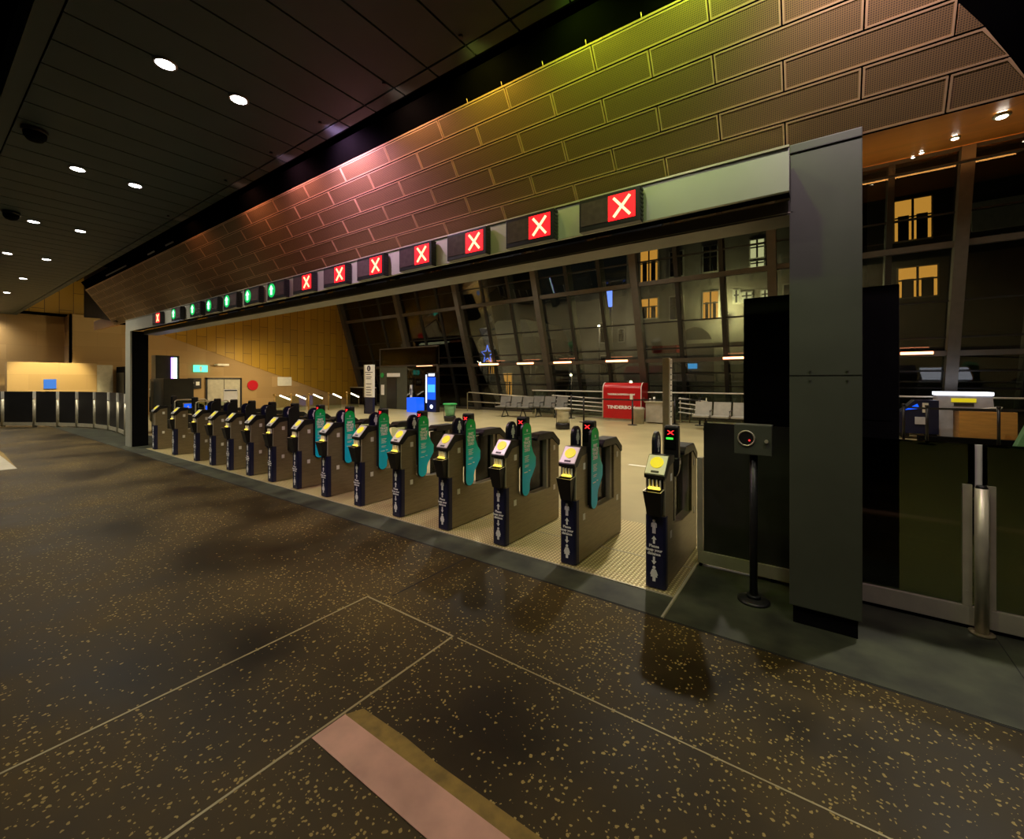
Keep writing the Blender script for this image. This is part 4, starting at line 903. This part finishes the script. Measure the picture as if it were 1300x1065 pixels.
for x in (-1.31, 1.75):
    for y in (1.8, 1.25):
        o = copy_tree(dl); o.location = (x, y, HC-.001)
        tag(o, 'ceiling downlight above the camera, %s side, %s' % ('left' if x < 0 else 'right', 'nearer the bronze wall' if y > 1.5 else 'farther from the bronze wall'), 'ceiling lamp', 'downlights in the planked ceiling')
        spot('downlight_beam', (x, y, HC-.03), 40, (1, .88, .66), 140, 1., .06)
for i, (x, y) in enumerate(((-6.64, .80), (-10.2, .98))):
    t = thing('security_camera', 'black dome camera under the ceiling edge, %s one' % ('nearer' if i == 0 else 'farther'), 'camera', (x, y, HC), 0, 'dome cameras')
    b = B(); cyl(b, (0,0,-.04), (0,0,0), .1, seg=20); obj('mount', b, 'black', t)
    b = B(); lathe(b, [(.02, -.13), (.06, -.115), (.085, -.08), (.09, -.04)]); obj('dome', b, 'blackmatt', t)
# linear lamps in the slot over the bronze wall
for i, (x, L, m) in enumerate(((-13.0, .8, 'warmwhite'), (-9.6, .2, 'warmwhite'), (-10.6, .2, 'warmwhite'))):
    t = thing('slot_lamp', ['long pale lamp bar in the black slot at the far end of the bronze wall', 'short pale lamp in the black slot, nearer one', 'short pale lamp in the black slot, farther one'][i], 'lamp', (x, 2.8, 4.06), 0, 'lamps in the black slot')
    b = B(); box(b, -L, L, 0, .05, 0, .04, 0, .004); obj('body', b, 'pale', t)
# coloured wall washers
ww = [(-8.4, (1, .36, .16), 5, 'dim orange, farthest'), (-6.3, (1, .36, .24), 15, 'orange'), (-5.1, (1, .40, .55), 32, 'pink, farther'), (-4.1, (1, .50, 1), 95, 'pink, middle'), (-3.1, (1, .55, .40), 20, 'amber'),
      (-2.2, (1, .85, .12), 17, 'yellow'), (-1.35, (.62, 1, .06), 20, 'lime green, left'), (-.6, (.60, 1, .10), 26, 'lime green, right'), (.0, (.95, .8, .75), 18, 'cream'), (.36, (1, .70, .92), 62, 'pink, nearest the pillar')]
for x, col, e, l in ww:
    t = thing('wall_washer', 'small coloured lamp at the ceiling edge washing the bronze wall, '+l, 'lamp', (x, 2.44, 4.182), 0, 'wall washing lamps')
    b = B(); cyl(b, (0, 0, .0), (0, 0, .02), .018, seg=14); obj('body', b, 'black', t)
    p = wp(x, .5 if x < .3 else .8); spot('wall_washer_beam', (x, 2.44, 4.15), e*1.2, col, 135 if x < .3 else 112, .8, .04, p)
# soffit lamps over the concourse
def sof(y): return SZ0+(SZ1-SZ0)*(y-SY0)/(SY1-SY0)
sl = None; n = 0
for y, xs in ((4.76, (1.13,)), (7.3, (-20, -15.5, -11, -6.5, -2.3, 1.35)), (11.2, (-22, -17, -12.5, -8, -3.5, 1.62)), (14.2, (-21, -15, -10, -5, 1.9, 4.5))):
    for k, x in enumerate(xs):
        if sl is None:
            sl = thing('soffit_lamp', 'x', 'ceiling lamp'); b = B(); cyl(b, (0,0,-.025), (0,0,.01), .03, seg=20); obj('lens', b, 'lampwarm', sl)
            b = B(); tube(b, [(.038*math.cos(i*PI/12), .038*math.sin(i*PI/12), -.01) for i in range(24)], .014, 8, 0, True); obj('rim', b, 'lamprim', sl); o = sl
        else: o = copy_tree(sl)
        o.location = (x, y, sof(y)-.02)
        rown = {4.76: 'lowest', 7.3: 'second lowest', 11.2: 'second highest', 14.2: 'highest'}[y]
        tag(o, 'round lamp in the orange soffit, %s row, %s from the left' % (rown, (['first']+ORD[1:])[k]), 'ceiling lamp', 'lamps in the timber soffit')
        e = (330 if x < -18 else 620) if x < 0 else 260
        spot('soffit_beam', (x, y, sof(y)-.08), e, (1, .90, .72), 130, 1, .08)
for i, x in enumerate((2.6, 6.5)):  # added uplights that brighten the soffit beside the facade top
    t = thing('soffit_fill_lamp', 'added warm fill lamp brightening the soffit near the facade top, %s from the left' % ('first', 'second', 'third')[i], 'lamp', (x, 15.0, 6.95), 0, 'added soffit fill lamps')
    b = B(); box(b, -1.6, 1.6, -.06, .06, -.03, .0, 0); obj('housing', b, 'mullion', t)
    ld = bpy.data.lights.new('soffit_fill_beam', 'AREA'); ld.shape = 'RECTANGLE'; ld.size = 3.2; ld.size_y = .1; ld.energy = 12; ld.color = (1, .42, .10)
    o = bpy.data.objects.new('soffit_fill_beam', ld); C.objects.link(o); o.location = (x, 15.0, 6.96); o.rotation_euler = (PI*.93, 0, 0)
spot('bulkhead_fill', (-23.6, 3.3, 5.4), 16, (1, .7, .3), 130, 1, .1, (-25.7, 3.2, 4.9))  # added spot with no fixture, brightens the gold bulkhead
# added spots without fixtures, brightening the stone partition and the end wall
spot('partition_fill', (-22.6, 3.4, 4.0), 1050, (1, .84, .42), 56, .6, .1, (-24.5, 3.3, 1.25))
spot('end_wall_fill', (-22.0, 10.5, 2.7), 330, (1, .78, .40), 130, 1, .1, (-25, 10.5, .4))
spot('end_wall_fill', (-20.5, 6.0, 3.6), 160, (1, .76, .38), 140, 1, .1, (-25, 6.5, 1.5))
# ---------------------------------------------------------------- world and view
w = bpy.data.worlds.new('night'); S.world = w; w.use_nodes = True
w.node_tree.nodes['Background'].inputs[0].default_value = (.55, .6, .5, 1); w.node_tree.nodes['Background'].inputs[1].default_value = .012
S.view_settings.view_transform = 'Standard'; S.view_settings.look = 'None'; S.view_settings.exposure = 0; S.view_settings.gamma = 1
S.view_settings.use_curve_mapping = False
